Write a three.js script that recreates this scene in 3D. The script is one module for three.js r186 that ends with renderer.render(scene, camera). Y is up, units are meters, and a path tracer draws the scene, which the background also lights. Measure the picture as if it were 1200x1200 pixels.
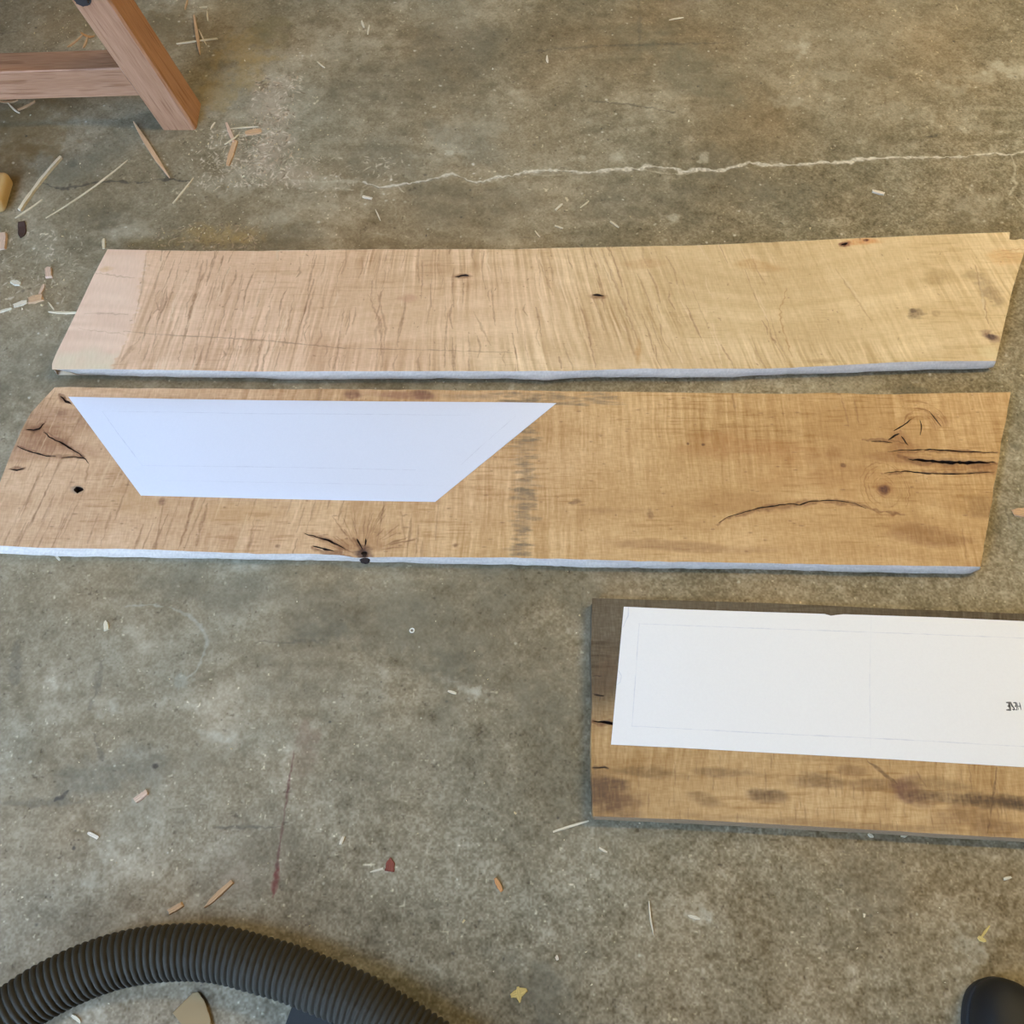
import * as THREE from 'three';
import { mergeGeometries, toCreasedNormals } from 'three/addons/utils/BufferGeometryUtils.js';
import { RoundedBoxGeometry } from 'three/addons/geometries/RoundedBoxGeometry.js';
import { RectAreaLightUniformsLib } from 'three/addons/lights/RectAreaLightUniformsLib.js';

// ---------- camera, sky, exposure ----------
const scene = new THREE.Scene();
const camera = new THREE.PerspectiveCamera(53.13, 1, 0.02, 60);
camera.position.set(0, 1.5, 0);
camera.rotation.set(THREE.MathUtils.degToRad(-63.4), 0, 0);
const renderer = new THREE.WebGLRenderer({ antialias: true });
renderer.toneMapping = THREE.LinearToneMapping;
renderer.toneMappingExposure = 1.16;
renderer.shadowMap.enabled = true;
RectAreaLightUniformsLib.init();
scene.background = new THREE.Color(0.42, 0.62, 1.0);      // blue sky seen through the roller door and the skylights
scene.backgroundIntensity = 16;
const WARM = new THREE.Color(1, 0.77, 0.37), MILD = new THREE.Color(1, 0.9, 0.68);   // the workshop's ceiling lamps, one warmer than the other
const LAMPS = [                                           // [x, z, length, width, radiance, colour]
  [1.0, -2.7, 1.6, 0.14, 28, MILD],
  [1.9, -1.3, 1.6, 0.14, 66, WARM],
];
const CEILING = 3.0;

// ---------- names, labels ----------
const taken = new Map();
function numbered(n) { const k = taken.get(n) ?? 0; taken.set(n, k + 1); return k ? n + '_' + String(k).padStart(3, '0') : n; }
function shadows(o) { o.castShadow = true; o.receiveShadow = true; return o; }
function mesh(name, geo, mat, parent) { const m = shadows(new THREE.Mesh(geo, mat)); m.name = parent ? name : numbered(name); (parent ?? scene).add(m); return m; }
function thing(name, label, category, at = [0, 0, 0], group) {
  const g = new THREE.Group(); g.name = numbered(name); g.position.set(...at); scene.add(g);
  return tag(g, label, category, group);
}
function tag(o, label, category, group) { o.userData.label = label; o.userData.category = category; if (group) o.userData.group = group; return o; }
function struct(name, geo, mat) { const m = mesh(name, geo, mat); m.userData.kind = 'structure'; return m; }

// ---------- noise ----------
function rng(seed) { let s = seed >>> 0; return () => { s = (s + 0x6d2b79f5) | 0; let t = Math.imul(s ^ (s >>> 15), 1 | s); t = (t + Math.imul(t ^ (t >>> 7), 61 | t)) ^ t; return ((t ^ (t >>> 14)) >>> 0) / 4294967296; }; }
const LAT = new Float32Array(65536); { const r = rng(7); for (let i = 0; i < 65536; i++) LAT[i] = r() * 2 - 1; }
function vn(x, y) {                                       // value noise, -1 .. 1
  const xi = Math.floor(x), yi = Math.floor(y); let fx = x - xi, fy = y - yi;
  fx = fx * fx * (3 - 2 * fx); fy = fy * fy * (3 - 2 * fy);
  const a = xi & 255, b = (xi + 1) & 255, c = (yi & 255) << 8, d = ((yi + 1) & 255) << 8;
  const p = LAT[a + c] + (LAT[b + c] - LAT[a + c]) * fx, q = LAT[a + d] + (LAT[b + d] - LAT[a + d]) * fx;
  return p + (q - p) * fy;
}
function fbm(x, y, n = 3) { let s = 0, a = 0.55; for (let i = 0; i < n; i++) { s += vn(x, y) * a; a *= 0.5; x = x * 2.03 + 17.3; y = y * 2.03 + 41.7; } return s; }
const clamp = (x, a = 0, b = 1) => (x < a ? a : x > b ? b : x), mix = (a, b, t) => a + (b - a) * t;
const sstep = (a, b, x) => { const t = clamp((x - a) / (b - a)); return t * t * (3 - 2 * t); };
const mm = (list) => list.map(([x, z]) => [x / 1000, z / 1000]);

// ---------- a painter of computed textures (metres on a surface) ----------
class Paint {
  constructor(x0, z0, x1, z1, W, H) { Object.assign(this, { x0, z0, x1, z1, W, H }); this.c = new Float32Array(W * H * 3); this.h = new Float32Array(W * H).fill(0.5); this.gx = this.gz = 1; }
  each(fn) {                                              // fn(x, z, out) sets out = [r, g, b, height]
    const { W, H, c, h } = this, o = [0, 0, 0, 0.5];
    for (let j = 0, i = 0; j < H; j++) { const z = this.z0 + (j + 0.5) / H * (this.z1 - this.z0); for (let k = 0; k < W; k++, i++) { fn(this.x0 + (k + 0.5) / W * (this.x1 - this.x0), z, o); c[i * 3] = o[0]; c[i * 3 + 1] = o[1]; c[i * 3 + 2] = o[2]; h[i] = o[3]; } }
    return this;
  }
  area(ax, az, bx, bz, fn) {                              // fn(x, z) returns [alpha, depth]; blends this.ink
    const { W, H, c, h } = this, sx = W / (this.x1 - this.x0), sz = H / (this.z1 - this.z0), ink = this.ink;
    const k0 = Math.max(0, Math.floor((ax - this.x0) * sx)), k1 = Math.min(W - 1, Math.ceil((bx - this.x0) * sx)), j0 = Math.max(0, Math.floor((az - this.z0) * sz)), j1 = Math.min(H - 1, Math.ceil((bz - this.z0) * sz));
    for (let j = j0; j <= j1; j++) for (let k = k0; k <= k1; k++) {
      const a = fn(this.x0 + (k + 0.5) / sx, this.z0 + (j + 0.5) / sz); if (a <= 0) continue;
      const i = j * W + k; for (let n = 0; n < 3; n++) c[i * 3 + n] = mix(c[i * 3 + n], ink[n], a); h[i] -= a * this.dig;
    }
  }
  blot(p, rx, rz, rot, ink, alpha, rough = 0.5, freq = 60, dig = 0) {     // an uneven stain
    this.ink = ink; this.dig = dig; const R = Math.max(rx, rz) * 1.5, cs = Math.cos(rot), sn = Math.sin(rot);
    this.area(p[0] - R, p[1] - R, p[0] + R, p[1] + R, (x, z) => {
      const dx = x - p[0], dz = z - p[1], u = (dx * cs + dz * sn) / rx, v = (-dx * sn + dz * cs) / rz, d = Math.hypot(u, v) + rough * fbm(x * freq * this.gx + p[0] * 91, z * freq * this.gz + 3, 3);
      return alpha * (1 - sstep(0.3, 1.15, d)) * (0.8 + 0.35 * fbm((x + z * .6) * freq * 5 * this.gx, (z - x * .6 * (this.gx === 1 ? 1 : 0)) * freq * 5 * this.gz, 2) + (this.gx < 1 ? 0.25 * vn(x * 420, z * 90) : 0));
    });
  }
  line(pts, width, ink, alpha, wob = 0.001, dig = 0, soft = 0.5) {        // an uneven stroke, width in metres
    this.ink = ink; this.dig = dig;
    let xs = pts.map((p) => p[0]), zs = pts.map((p) => p[1]), m = width * 2 + wob * 2 + 0.002;
    const px = (this.x1 - this.x0) / this.W;
    this.area(Math.min(...xs) - m, Math.min(...zs) - m, Math.max(...xs) + m, Math.max(...zs) + m, (x, z) => {
      const qx = x + wob * vn(x * 160 + 5, z * 160), qz = z + wob * vn(x * 160, z * 160 + 9); let best = 1e9, at = 0;
      for (let i = 0; i + 1 < pts.length; i++) {
        const [ax, az] = pts[i], bx = pts[i + 1][0] - ax, bz = pts[i + 1][1] - az, t = clamp(((qx - ax) * bx + (qz - az) * bz) / (bx * bx + bz * bz + 1e-12)), d = Math.hypot(qx - ax - t * bx, qz - az - t * bz);
        if (d < best) { best = d; at = (i + t) / (pts.length - 1); }
      }
      const w = width * (0.65 + 0.6 * vn(x * 70 + 31, z * 70)) * 0.5 * (0.55 + 0.9 * Math.sin(Math.PI * clamp(at, 0.03, 0.97)));
      return alpha * (1 - sstep(w * (1 - soft) - px * 0.3, w * (1 + soft) + px * 0.6, best)) * (0.8 + 0.3 * vn(x * 300, z * 300));
    });
  }
  color(wrap = THREE.ClampToEdgeWrapping) { const n = this.W * this.H, d = new Uint8Array(n * 4); for (let i = 0; i < n; i++) { d[i * 4] = clamp(this.c[i * 3], 0, 255); d[i * 4 + 1] = clamp(this.c[i * 3 + 1], 0, 255); d[i * 4 + 2] = clamp(this.c[i * 3 + 2], 0, 255); d[i * 4 + 3] = 255; } return this.tex(d, true, wrap); }
  bump(wrap = THREE.ClampToEdgeWrapping) { const n = this.W * this.H, d = new Uint8Array(n * 4); for (let i = 0; i < n; i++) { d[i * 4] = d[i * 4 + 1] = d[i * 4 + 2] = clamp(this.h[i]) * 255; d[i * 4 + 3] = 255; } return this.tex(d, false, wrap); }
  tex(d, srgb, wrap) { const t = new THREE.DataTexture(d, this.W, this.H, THREE.RGBAFormat); if (srgb) t.colorSpace = THREE.SRGBColorSpace; t.magFilter = THREE.LinearFilter; t.minFilter = THREE.LinearMipmapLinearFilter; t.generateMipmaps = true; t.wrapS = t.wrapT = wrap; t.needsUpdate = true; return t; }
}

// ---------- the concrete floor ----------
const FX0 = -1.28, FZ0 = -2.15, FS = 2.56;
const floorPaint = new Paint(FX0, FZ0, FX0 + FS, FZ0 + FS, 2048, 2048);
floorPaint.each((x, z, o) => {
  const wx = x + 0.03 * vn(x * 6, z * 6), wz = z + 0.03 * vn(x * 6 + 40, z * 6 + 9);
  const big = fbm(wx * 2.2, wz * 2.2, 3), mid = fbm(wx * 9 + 11, wz * 9, 3), fine = fbm(x * 46, z * 46 + 5, 3), grit = vn(x * 210, z * 210), grit2 = vn(x * 420 + 3, z * 420);
  const tint = fbm(wx * 4.3 + 70, wz * 4.3 + 20, 3), scuff = vn(x * 14 + z * 3, z * 75 + 3 * vn(x * 3, z * 3)) * sstep(-0.1, 0.5, vn(x * 5 + 9, z * 5));
  const worn = sstep(0.12, 0.55, fbm(wx * 7 + 31, wz * 7 + 77, 4) + 0.25 * fine);         // rubbed, paler skin
  const rough = mix(0.75, 1.45, sstep(-0.25, 0.35, vn(x * 1.6 + 4, z * 1.6) * 0.3 + x * 0.6 + (z + 0.7) * 0.5)), flecks = vn(x * 120 + 13, z * 120 + 61), l = 122 + big * 17 + mid * 17 + fine * 17 + (flecks * 6 + grit * 11 + grit2 * 15) * rough + scuff * 10 + worn * 14;
  o[0] = l + 13 + tint * 7; o[1] = l - tint * 1.5; o[2] = l - 28 - tint * 8;
  const sp = vn(x * 310 + 7, z * 310 + 2) * 0.6 + vn(x * 150 + 50, z * 150) * 0.5;             // pale specks of dust and sand
  const k = sstep(0.66, 0.86, sp) * (0.45 + 0.55 * sstep(-0.2, 0.4, mid)); o[0] += 62 * k; o[1] += 60 * k; o[2] += 52 * k;
  const q = sstep(0.64, 0.85, vn(x * 330 + 90, z * 330 + 33) * 0.62 + vn(x * 90 + 20, z * 90) * 0.45); o[0] -= 30 * q; o[1] -= 30 * q; o[2] -= 26 * q;
  o[3] = 0.5 + fine * 0.18 + grit * 0.1 + mid * 0.1 + k * 0.2 - q * 0.25;
});
{
  const P = floorPaint, R = rng(5);
  const PALE = [196, 188, 164], TAN = [172, 142, 84], PINK = [186, 166, 142], DARK = [62, 56, 44], OLIVE = [110, 98, 58];
  // mottled damp and worn patches
  for (let i = 0; i < 60; i++) P.blot([FX0 + R() * FS, FZ0 + R() * FS], 0.05 + R() * 0.13, 0.03 + R() * 0.08, R() * 3, [[88, 82, 64], [150, 142, 118], [104, 104, 84], [134, 116, 92], [96, 96, 82]][i % 5], 0.22 + R() * 0.15, 0.8, 22);
  // darker mottled skin between the slabs and the hose, with a shadow painted in
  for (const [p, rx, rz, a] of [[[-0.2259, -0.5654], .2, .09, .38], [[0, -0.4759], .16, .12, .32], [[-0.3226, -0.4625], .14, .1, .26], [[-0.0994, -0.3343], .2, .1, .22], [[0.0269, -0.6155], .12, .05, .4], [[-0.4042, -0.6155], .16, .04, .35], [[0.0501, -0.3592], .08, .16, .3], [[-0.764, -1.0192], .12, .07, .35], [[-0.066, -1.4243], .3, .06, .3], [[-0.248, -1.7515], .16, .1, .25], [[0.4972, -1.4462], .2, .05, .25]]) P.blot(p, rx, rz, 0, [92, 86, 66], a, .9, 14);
  // sawdust swept round the bench leg; the darker blots also paint in bench shade
  for (const [p, rx, rz, c, a] of [[[-0.5685, -1.841], .07, .06, TAN, .5], [[-0.5213, -1.907], .05, .05, OLIVE, .5], [[-0.6109, -1.7092], .06, .06, TAN, .4], [[-0.5505, -1.7641], .05, .05, TAN, .45], [[-0.493, -1.6896], .045, .08, PINK, .45], [[-0.4697, -1.5821], .04, .08, PINK, .45], [[-0.506, -1.5245], .06, .06, PINK, .4], [[-0.5496, -1.4683], .07, .05, PALE, .35],
    [[-0.5741, -1.339], .06, .03, TAN, .55], [[-0.5087, -1.3327], .04, .025, TAN, .6], [[-0.7288, -1.3453], .06, .03, PALE, .4], [[-0.6599, -1.3182], .06, .02, OLIVE, .4], [[-0.9811, -1.6174], .1, .1, [112, 88, 48], .65], [[-0.9866, -1.5245], .06, .08, [106, 84, 46], .65], [[-0.938, -1.9339], .14, .07, [112, 92, 58], .45], [[-0.7357, -1.9339], .08, .06, [108, 88, 52], .4], [[-0.3664, -1.4683], .08, .02, PALE, .4], [[-0.4268, -1.4906], .05, .03, PINK, .5]])
    P.blot(p, rx, rz, 0, c, a, 0.9, 55);
  for (let i = 0; i < 900; i++) { const p = [[[-0.4854, -1.6174], .05, .16], [[-0.5495, -1.5359], .07, .08], [[-0.5822, -1.339], .1, .03], [[-0.8885, -1.2569], .08, .1], [[-0.3348, -1.4906], .12, .05]][[0, 0, 0, 0, 1, 1, 2, 3, 4][i % 9]]; const c = [p[0][0] + (R() - .5) * 2 * p[1], p[0][1] + (R() - .5) * 2 * p[2]], a = R() * 3.1, l = .003 + R() * .012; P.line([c, [c[0] + Math.cos(a) * l, c[1] + Math.sin(a) * l]], .0012 + R() * .0013, i % 3 ? [218, 202, 176] : i % 2 ? [196, 166, 134] : [104, 88, 66], .75, .001); }
  // pale dust at the back right, plaster smears and rub marks
  for (const [p, rx, rz, a] of [[[1.0344, -1.7844], .07, .025, .75], [[0.9768, -1.7641], .06, .02, .55], [[0.6243, -1.8541], .02, .04, .6], [[0.5981, -1.8619], .03, .012, .5], [[0.9162, -1.7265], .06, .02, .35], [[0.7826, -1.6653], .07, .03, .3], [[-0.1366, -1.5821], .04, .04, .3], [[0.9467, -1.6174], .03, .012, .4], [[0.9088, -1.6174], .012, .012, .5], [[0.3804, -1.5359], .016, .016, .7], [[0.208, -1.5359], .016, .02, .6], [[0.1421, -1.5382], .01, .01, .6], [[-0.1255, -1.5496], .012, .008, .7], [[-0.0882, -1.5519], .03, .012, .35], [[0.0315, -1.9749], .014, .014, .6], [[0.3101, -1.3791], .016, .012, .7], [[0.8966, -1.4135], .06, .04, .3], [[0.8951, -1.3664], .03, .02, .45], [[0.5681, -1.6896], .04, .02, .35], [[0.6926, -1.7641], .08, .02, .3], [[-0.069, -1.6292], .08, .03, .25], [[-0.4566, -1.3749], .06, .03, .3]])
    P.blot(p, rx, rz, 0.2, PALE, a, 0.9, 80);
  for (let i = 0; i < 300; i++) { const c = [FX0 + R() * FS, FZ0 + R() * FS * 0.55], a = R() * 0.9 - 0.45 + (R() < .3 ? 1.2 : 0), l = .006 + R() * .04; P.line([c, [c[0] + Math.cos(a) * l * .5, c[1] + Math.sin(a) * l * .5 + .002], [c[0] + Math.cos(a) * l, c[1] + Math.sin(a) * l]], .001 + R() * .0015, R() < .72 ? PALE : DARK, .12 + R() * .28, .002); }
  for (let i = 0; i < 260; i++) { const c = [FX0 + R() * FS, FZ0 + FS * 0.5 + R() * FS * 0.5], r = .0012 + R() * .0022; P.blot(c, r, r * (0.6 + R() * .6), R() * 3, R() < .6 ? [205, 198, 172] : DARK, .5 + R() * .4, .3, 300); }
  for (let i = 0; i < 1000; i++) { const c = [FX0 + R() * FS, FZ0 + R() * FS * 0.55], r = .0012 + R() * .003; P.blot(c, r, r * (0.5 + R() * .6), R() * 3, R() < .85 ? [226, 219, 200] : DARK, .5 + R() * .4, .3, 300); }
  // the long crack, filled with pale dust, and its branch
  const crack = mm([[-291.6, -1470.5], [-257.5, -1457.2], [-216.3, -1463.9], [-166.8, -1475], [-113.9, -1492.8], [-83.4, -1472.7], [-58.3, -1470.5], [-33.4, -1483.9], [0, -1486.1], [25.1, -1497.3], [83.9, -1501.8], [150.8, -1495.1], [210, -1506.3], [251.8, -1504.1], [264.1, -1513.1], [319.2, -1506.3], [335.3, -1497.3], [369.5, -1506.3], [402.5, -1499.6], [454.4, -1515.4], [468.6, -1522.2], [504.9, -1515.4], [572.6, -1517.7], [623.7, -1522.2], [665.8, -1522.2], [684.1, -1531.3], [760.9, -1535.9], [811.6, -1535.9], [896.6, -1538.2], [957.7, -1547.3], [990.6, -1542.7], [1018.1, -1551.9], [1070.1, -1556.6]]);
  P.line(crack, .014, [150, 142, 122], .45, .004, 0, .9); P.line(crack, .0042, [60, 56, 46], .65, .002, .3); P.line(crack.map(([x, z]) => [x, z - .0012]), .0078, [214, 205, 182], 1, .0022, .12, .3);
  for (const [s, w, a] of [[[[252, -1506.3], [293.2, -1495.1], [334.9, -1492.8], [372.5, -1501.8]], .003, .7], [[[25.1, -1495.1], [66.9, -1488.4], [100.5, -1495.1]], .0025, .5], [[[589.1, -1515.4], [649.6, -1526.7], [673.9, -1519.9]], .003, .6], [[[990.6, -1542.7], [992.6, -1513.1], [981.1, -1483.9], [981.2, -1461.6], [964.8, -1439.6]], .006, .75], [[[974.4, -1430.9], [985.6, -1407], [998.6, -1391.9]], .004, .7], [[[954.3, -1547.3], [955, -1575.1], [941.8, -1593.8]], .003, .5], [[[-291.6, -1470.5], [-325.4, -1477.2], [-383.3, -1470.5], [-433.9, -1477.2]], .007, .4], [[[-296.4, -1417.8], [-293.3, -1446.2], [-274.5, -1463.9]], .003, .45], [[[0, -1486.1], [-41.7, -1475], [-91.7, -1470.5]], .003, .6]]) P.line(mm(s), w, [200, 190, 164], a, .003);
  for (const [s, w, a] of [[[[-919.8, -1470.5], [-897.6, -1459.4], [-871.8, -1455], [-847.7, -1459.4], [-826.1, -1468.3]], .006, .8], [[[-819.9, -1470.5], [-784, -1475], [-749.9, -1470.5], [-708.6, -1472.7]], .005, .75], [[[-700.9, -1477.2], [-667.9, -1479.4], [-625.2, -1472.7]], .005, .75], [[[157.5, -1694.5], [209.7, -1687.1], [253.1, -1682.3], [330.1, -1660.4]], .004, .5], [[[18, -1835.8], [108.5, -1848.8], [181, -1856.7], [290, -1861.9], [453.6, -1867.2]], .007, .35], [[[276, -2002.5], [275.1, -1920.4], [267.1, -1841]], .007, .3], [[[830.5, -1593.8], [847.2, -1591.4], [857.5, -1600.8]], .005, .55], [[[-654.5, -289.2], [-646.6, -292.8], [-639.7, -301.3]], .005, .8], [[[-625.4, -496.2], [-624.6, -455.9], [-631.4, -423]], .012, .3], [[[-750.9, -462.5], [-761, -503], [-763.1, -530.4]], .02, .25], [[[-618, -384.4], [-602.2, -352.9], [-598.6, -346.7]], .006, .4], [[[-394.4, -527.7], [-341.8, -527.7], [-289.3, -529.1]], .004, .3], [[[-423.8, -250], [-327.1, -251.2]], .004, .4], [[[-734.6, -285.6], [-685.3, -284.4], [-618.3, -285.6]], .012, .25]]) P.line(mm(s), w, DARK, a, .003);
  // scratched arc, red crayon line and brown drips
  P.line(mm([[-603.9, -585.3], [-575.2, -589.6], [-534.4, -585.3], [-502.8, -569.6], [-481.5, -549.9], [-469.7, -530.4], [-472.5, -503], [-480.2, -482.6], [-493.8, -469.2]]), .004, [176, 172, 154], .6, .002); P.blot([-0.4973, -0.4665], .018, .014, 0, [170, 168, 150], .5, .8, 120);
  P.line(mm([[633.6, -1815.1], [619.7, -1776.7], [598, -1746.5], [573.2, -1731.5], [554.7, -1709.2]]), .004, [168, 150, 112], .6, .002);
  P.line(mm([[-319.2, -359.2], [-323.8, -291.6], [-325.1, -267.7], [-327, -226.7], [-328.3, -192.4], [-329.5, -158.8]]), .0032, [92, 56, 44], .75, .0015); P.line(mm([[-327.3, -194.7], [-327.7, -175.5], [-330.5, -156.6]]), .007, [116, 54, 42], .75, .002);
  P.blot([-0.3023, -0.3806], .03, .026, 0, [116, 90, 66], .45, .8, 60); P.blot([-0.305, -0.3405], .02, .05, .1, [136, 112, 88], .3, .8, 60); P.blot([-0.5197, -0.3368], .006, .005, 0, [58, 50, 38], .9, .3, 200);
  for (const p of [[[-0.8656, -1.5177], .02, .012], [[-0.7839, -1.3813], .05, .03], [[0.5618, -1.4462], .008, .006], [[0.6232, -1.4705], .006, .006], [[0.7899, -1.7616], .008, .006], [[0.1628, -1.6969], .008, .006], [[0.1581, -1.8751], .004, .008], [[0.8522, -0.8755], .014, .008], [[-0.2906, -0.5443], .05, .03], [[-0.0908, -0.4826], .05, .04], [[0.0452, -0.0363], .04, .05], [[0.7052, -0.9836], .04, .02]]) P.blot(p[0], p[1], p[2], 0, [88, 82, 62], .5, .8, 60);
  P.blot([-0.0707, -0.4519], .04, .012, .4, PALE, .45, .9, 120); P.blot([-0.054, -0.4493], .014, .01, 0, PALE, .7, .8, 160); P.blot([-0.4411, -0.3819], .04, .01, .3, PALE, .4, .9, 120); P.blot([-0.6018, -0.4217], .02, .012, -.6, PALE, .4, .9, 120); P.blot([0.2604, -0.1335], .02, .012, .2, PALE, .6, .9, 120); P.blot([0.6171, -0.0958], .03, .02, .8, PALE, .4, .9, 120); P.blot([-0.5851, -0.1722], .02, .016, 0, PALE, .35, .9, 90); P.blot([-0.3859, -0.1868], .03, .03, 0, PINK, .35, .9, 90);
}
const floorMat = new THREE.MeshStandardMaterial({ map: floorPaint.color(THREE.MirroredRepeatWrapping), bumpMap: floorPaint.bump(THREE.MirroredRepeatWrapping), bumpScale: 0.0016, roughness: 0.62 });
const RX0 = -3.2, RX1 = 3.2, RZ0 = -3.6, RZ1 = 2.6, WT = 0.15;
{
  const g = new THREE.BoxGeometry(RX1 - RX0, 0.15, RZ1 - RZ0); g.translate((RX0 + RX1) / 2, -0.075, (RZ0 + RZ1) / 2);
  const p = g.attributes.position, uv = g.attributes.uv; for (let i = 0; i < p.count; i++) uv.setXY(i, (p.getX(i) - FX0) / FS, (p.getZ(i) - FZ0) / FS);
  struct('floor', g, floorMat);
}
// ---------- the workshop's shell, with an open roller door behind the camera and skylights in its roof, the small one added ----------
const box = (x0, y0, z0, x1, y1, z1) => new THREE.BoxGeometry(x1 - x0, y1 - y0, z1 - z0).translate((x0 + x1) / 2, (y0 + y1) / 2, (z0 + z1) / 2);
{
  const wall = new THREE.MeshStandardMaterial({ color: 0x9a958a, roughness: 0.9 }), ceil = new THREE.MeshStandardMaterial({ color: 0xa39d90, roughness: 0.95 });
  struct('wall_left', box(RX0 - WT, 0, RZ0, RX0, CEILING, RZ1), wall);
  struct('wall_right', box(RX1, 0, RZ0, RX1 + WT, CEILING, RZ1), wall);
  struct('wall_back', box(RX0 - WT, 0, RZ0 - WT, RX1 + WT, CEILING, RZ0), wall);
  const DX0 = -3.1, DX1 = -1.1, DH = 2.75;
  struct('wall_front', mergeGeometries([box(RX0 - WT, 0, RZ1, DX0, CEILING, RZ1 + WT), box(DX1, 0, RZ1, RX1 + WT, CEILING, RZ1 + WT), box(DX0, DH, RZ1, DX1, CEILING, RZ1 + WT)]), wall);
  struct('ground_outside', box(-30, -0.25, RZ1 + 0.001, 30, -0.02, 40), new THREE.MeshStandardMaterial({ color: 0x8a877e, roughness: 0.95 }));
  // the ceiling leaves two skylights open on the left: a large one beside the camera, a small unseen one added towards the back for blue light and gloss
  const X0 = RX0 - WT, X1 = RX1 + WT, Z0 = RZ0 - WT, Z1 = RZ1 + WT, cb = (x0, z0, x1, z1) => box(x0, CEILING, z0, x1, CEILING + WT, z1);
  const A = [-2.9, 0.2, -1.5, 1.9], B = [-2.1, -2.75, -1.4, -2.3];
  struct('ceiling', mergeGeometries([cb(X0, Z0, X1, B[1]), cb(X0, B[1], B[0], B[3]), cb(B[2], B[1], X1, B[3]), cb(X0, B[3], X1, A[1]), cb(X0, A[1], A[0], A[3]), cb(A[2], A[1], X1, A[3]), cb(X0, A[3], X1, Z1)]), ceil);
}
// ---------- ceiling lamps ----------
{
  const white = new THREE.MeshStandardMaterial({ color: 0xd8d6d0, roughness: 0.5 });
  LAMPS.forEach(([x, z, l, w, power, tint], i) => {
    const glow = new THREE.MeshStandardMaterial({ color: 0xffffff, emissive: tint, emissiveIntensity: 3, roughness: 0.6 });
    const t = thing('ceiling_light', ['long pale ceiling light at the back of the workshop', 'long warm ceiling light nearest the wall with no window or door'][i], 'ceiling light', [x, CEILING - 0.09, z]);
    mesh('housing', new RoundedBoxGeometry(l + 0.06, 0.09, w + 0.06, 3, 0.015).translate(0, 0.045, 0), white, t);
    mesh('diffuser', new RoundedBoxGeometry(l, 0.03, w, 3, 0.012).translate(0, -0.012, 0), glow, t);
    const a = new THREE.RectAreaLight(tint, power, l, w); a.position.set(0, -0.03, 0); a.rotation.x = -Math.PI / 2; t.add(a);
  });
}

// ---------- sawn slabs with a natural edge ----------
function along(pts, step, wob = 0, seed = 1) {           // resample a polyline; wob roughens it sideways
  const out = []; let len = 0; const cum = [0]; for (let i = 1; i < pts.length; i++) cum.push(len += Math.hypot(pts[i][0] - pts[i - 1][0], pts[i][1] - pts[i - 1][1]));
  const n = Math.max(1, Math.round(len / step));
  for (let k = 0, i = 0; k <= n; k++) {
    const s = len * k / n; while (i < pts.length - 2 && cum[i + 1] < s) i++;
    const t = (s - cum[i]) / (cum[i + 1] - cum[i] || 1), dx = pts[i + 1][0] - pts[i][0], dz = pts[i + 1][1] - pts[i][1], d = Math.hypot(dx, dz) || 1;
    const e = wob * fbm(s * 40 + seed * 7, seed * 3.3, 3) * Math.min(1, 8 * Math.min(k / n, 1 - k / n));
    out.push([mix(pts[i][0], pts[i + 1][0], t) - dz / d * e, mix(pts[i][1], pts[i + 1][1], t) + dx / d * e]);
  }
  return out;
}
function sliver(pts, w, seed) {                           // the outline of a crack along pts
  const c = along(pts, 0.004), a = [], b = [];
  c.forEach((p, i) => {
    const q = c[Math.max(0, i - 1)], r = c[Math.min(c.length - 1, i + 1)], d = Math.hypot(r[0] - q[0], r[1] - q[1]) || 1, nx = -(r[1] - q[1]) / d, nz = (r[0] - q[0]) / d, t = i / (c.length - 1);
    const e = 0.00025 + w * 0.5 * Math.pow(Math.sin(Math.PI * t), 0.6) * (0.75 + 0.5 * vn(i * 0.8, seed * 5.1)), j = w * 0.35 * vn(i * 0.55, seed * 9.7);
    a.push([p[0] + nx * (e + j), p[1] + nz * (e + j)]); b.push([p[0] - nx * (e - j), p[1] - nz * (e - j)]);
  });
  return a.concat(b.reverse());
}
function ring(p, rx, rz, n = 12, seed = 1) { return Array.from({ length: n }, (_, i) => { const a = i / n * Math.PI * 2, k = 1 + 0.25 * vn(i * 1.3, seed * 4.4); return [p[0] + Math.cos(a) * rx * k, p[1] + Math.sin(a) * rz * k]; }); }
function loft(rings, paint, closed = false, flip = false) { // rings of [x, y, z]; uv from x, z on the slab's own paint
  const n = rings[0].length, pos = [], uv = [], idx = [];
  for (const r of rings) for (const p of r) { pos.push(p[0], p[1], p[2]); uv.push(...(p[3] ?? [(p[0] - paint.x0) / (paint.x1 - paint.x0), (p[2] - paint.z0) / (paint.z1 - paint.z0)])); }
  for (let j = 0; j + 1 < rings.length; j++) for (let i = 0; i + (closed ? 0 : 1) < n; i++) { const a = j * n + i, b = j * n + (i + 1) % n, c = a + n, d = b + n; flip ? idx.push(a, c, b, b, c, d) : idx.push(a, b, c, b, d, c); }
  const g = new THREE.BufferGeometry(); g.setAttribute('position', new THREE.Float32BufferAttribute(pos, 3)); g.setAttribute('uv', new THREE.Float32BufferAttribute(uv, 2)); g.setIndex(idx); g.computeVertexNormals(); return g;
}
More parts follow.
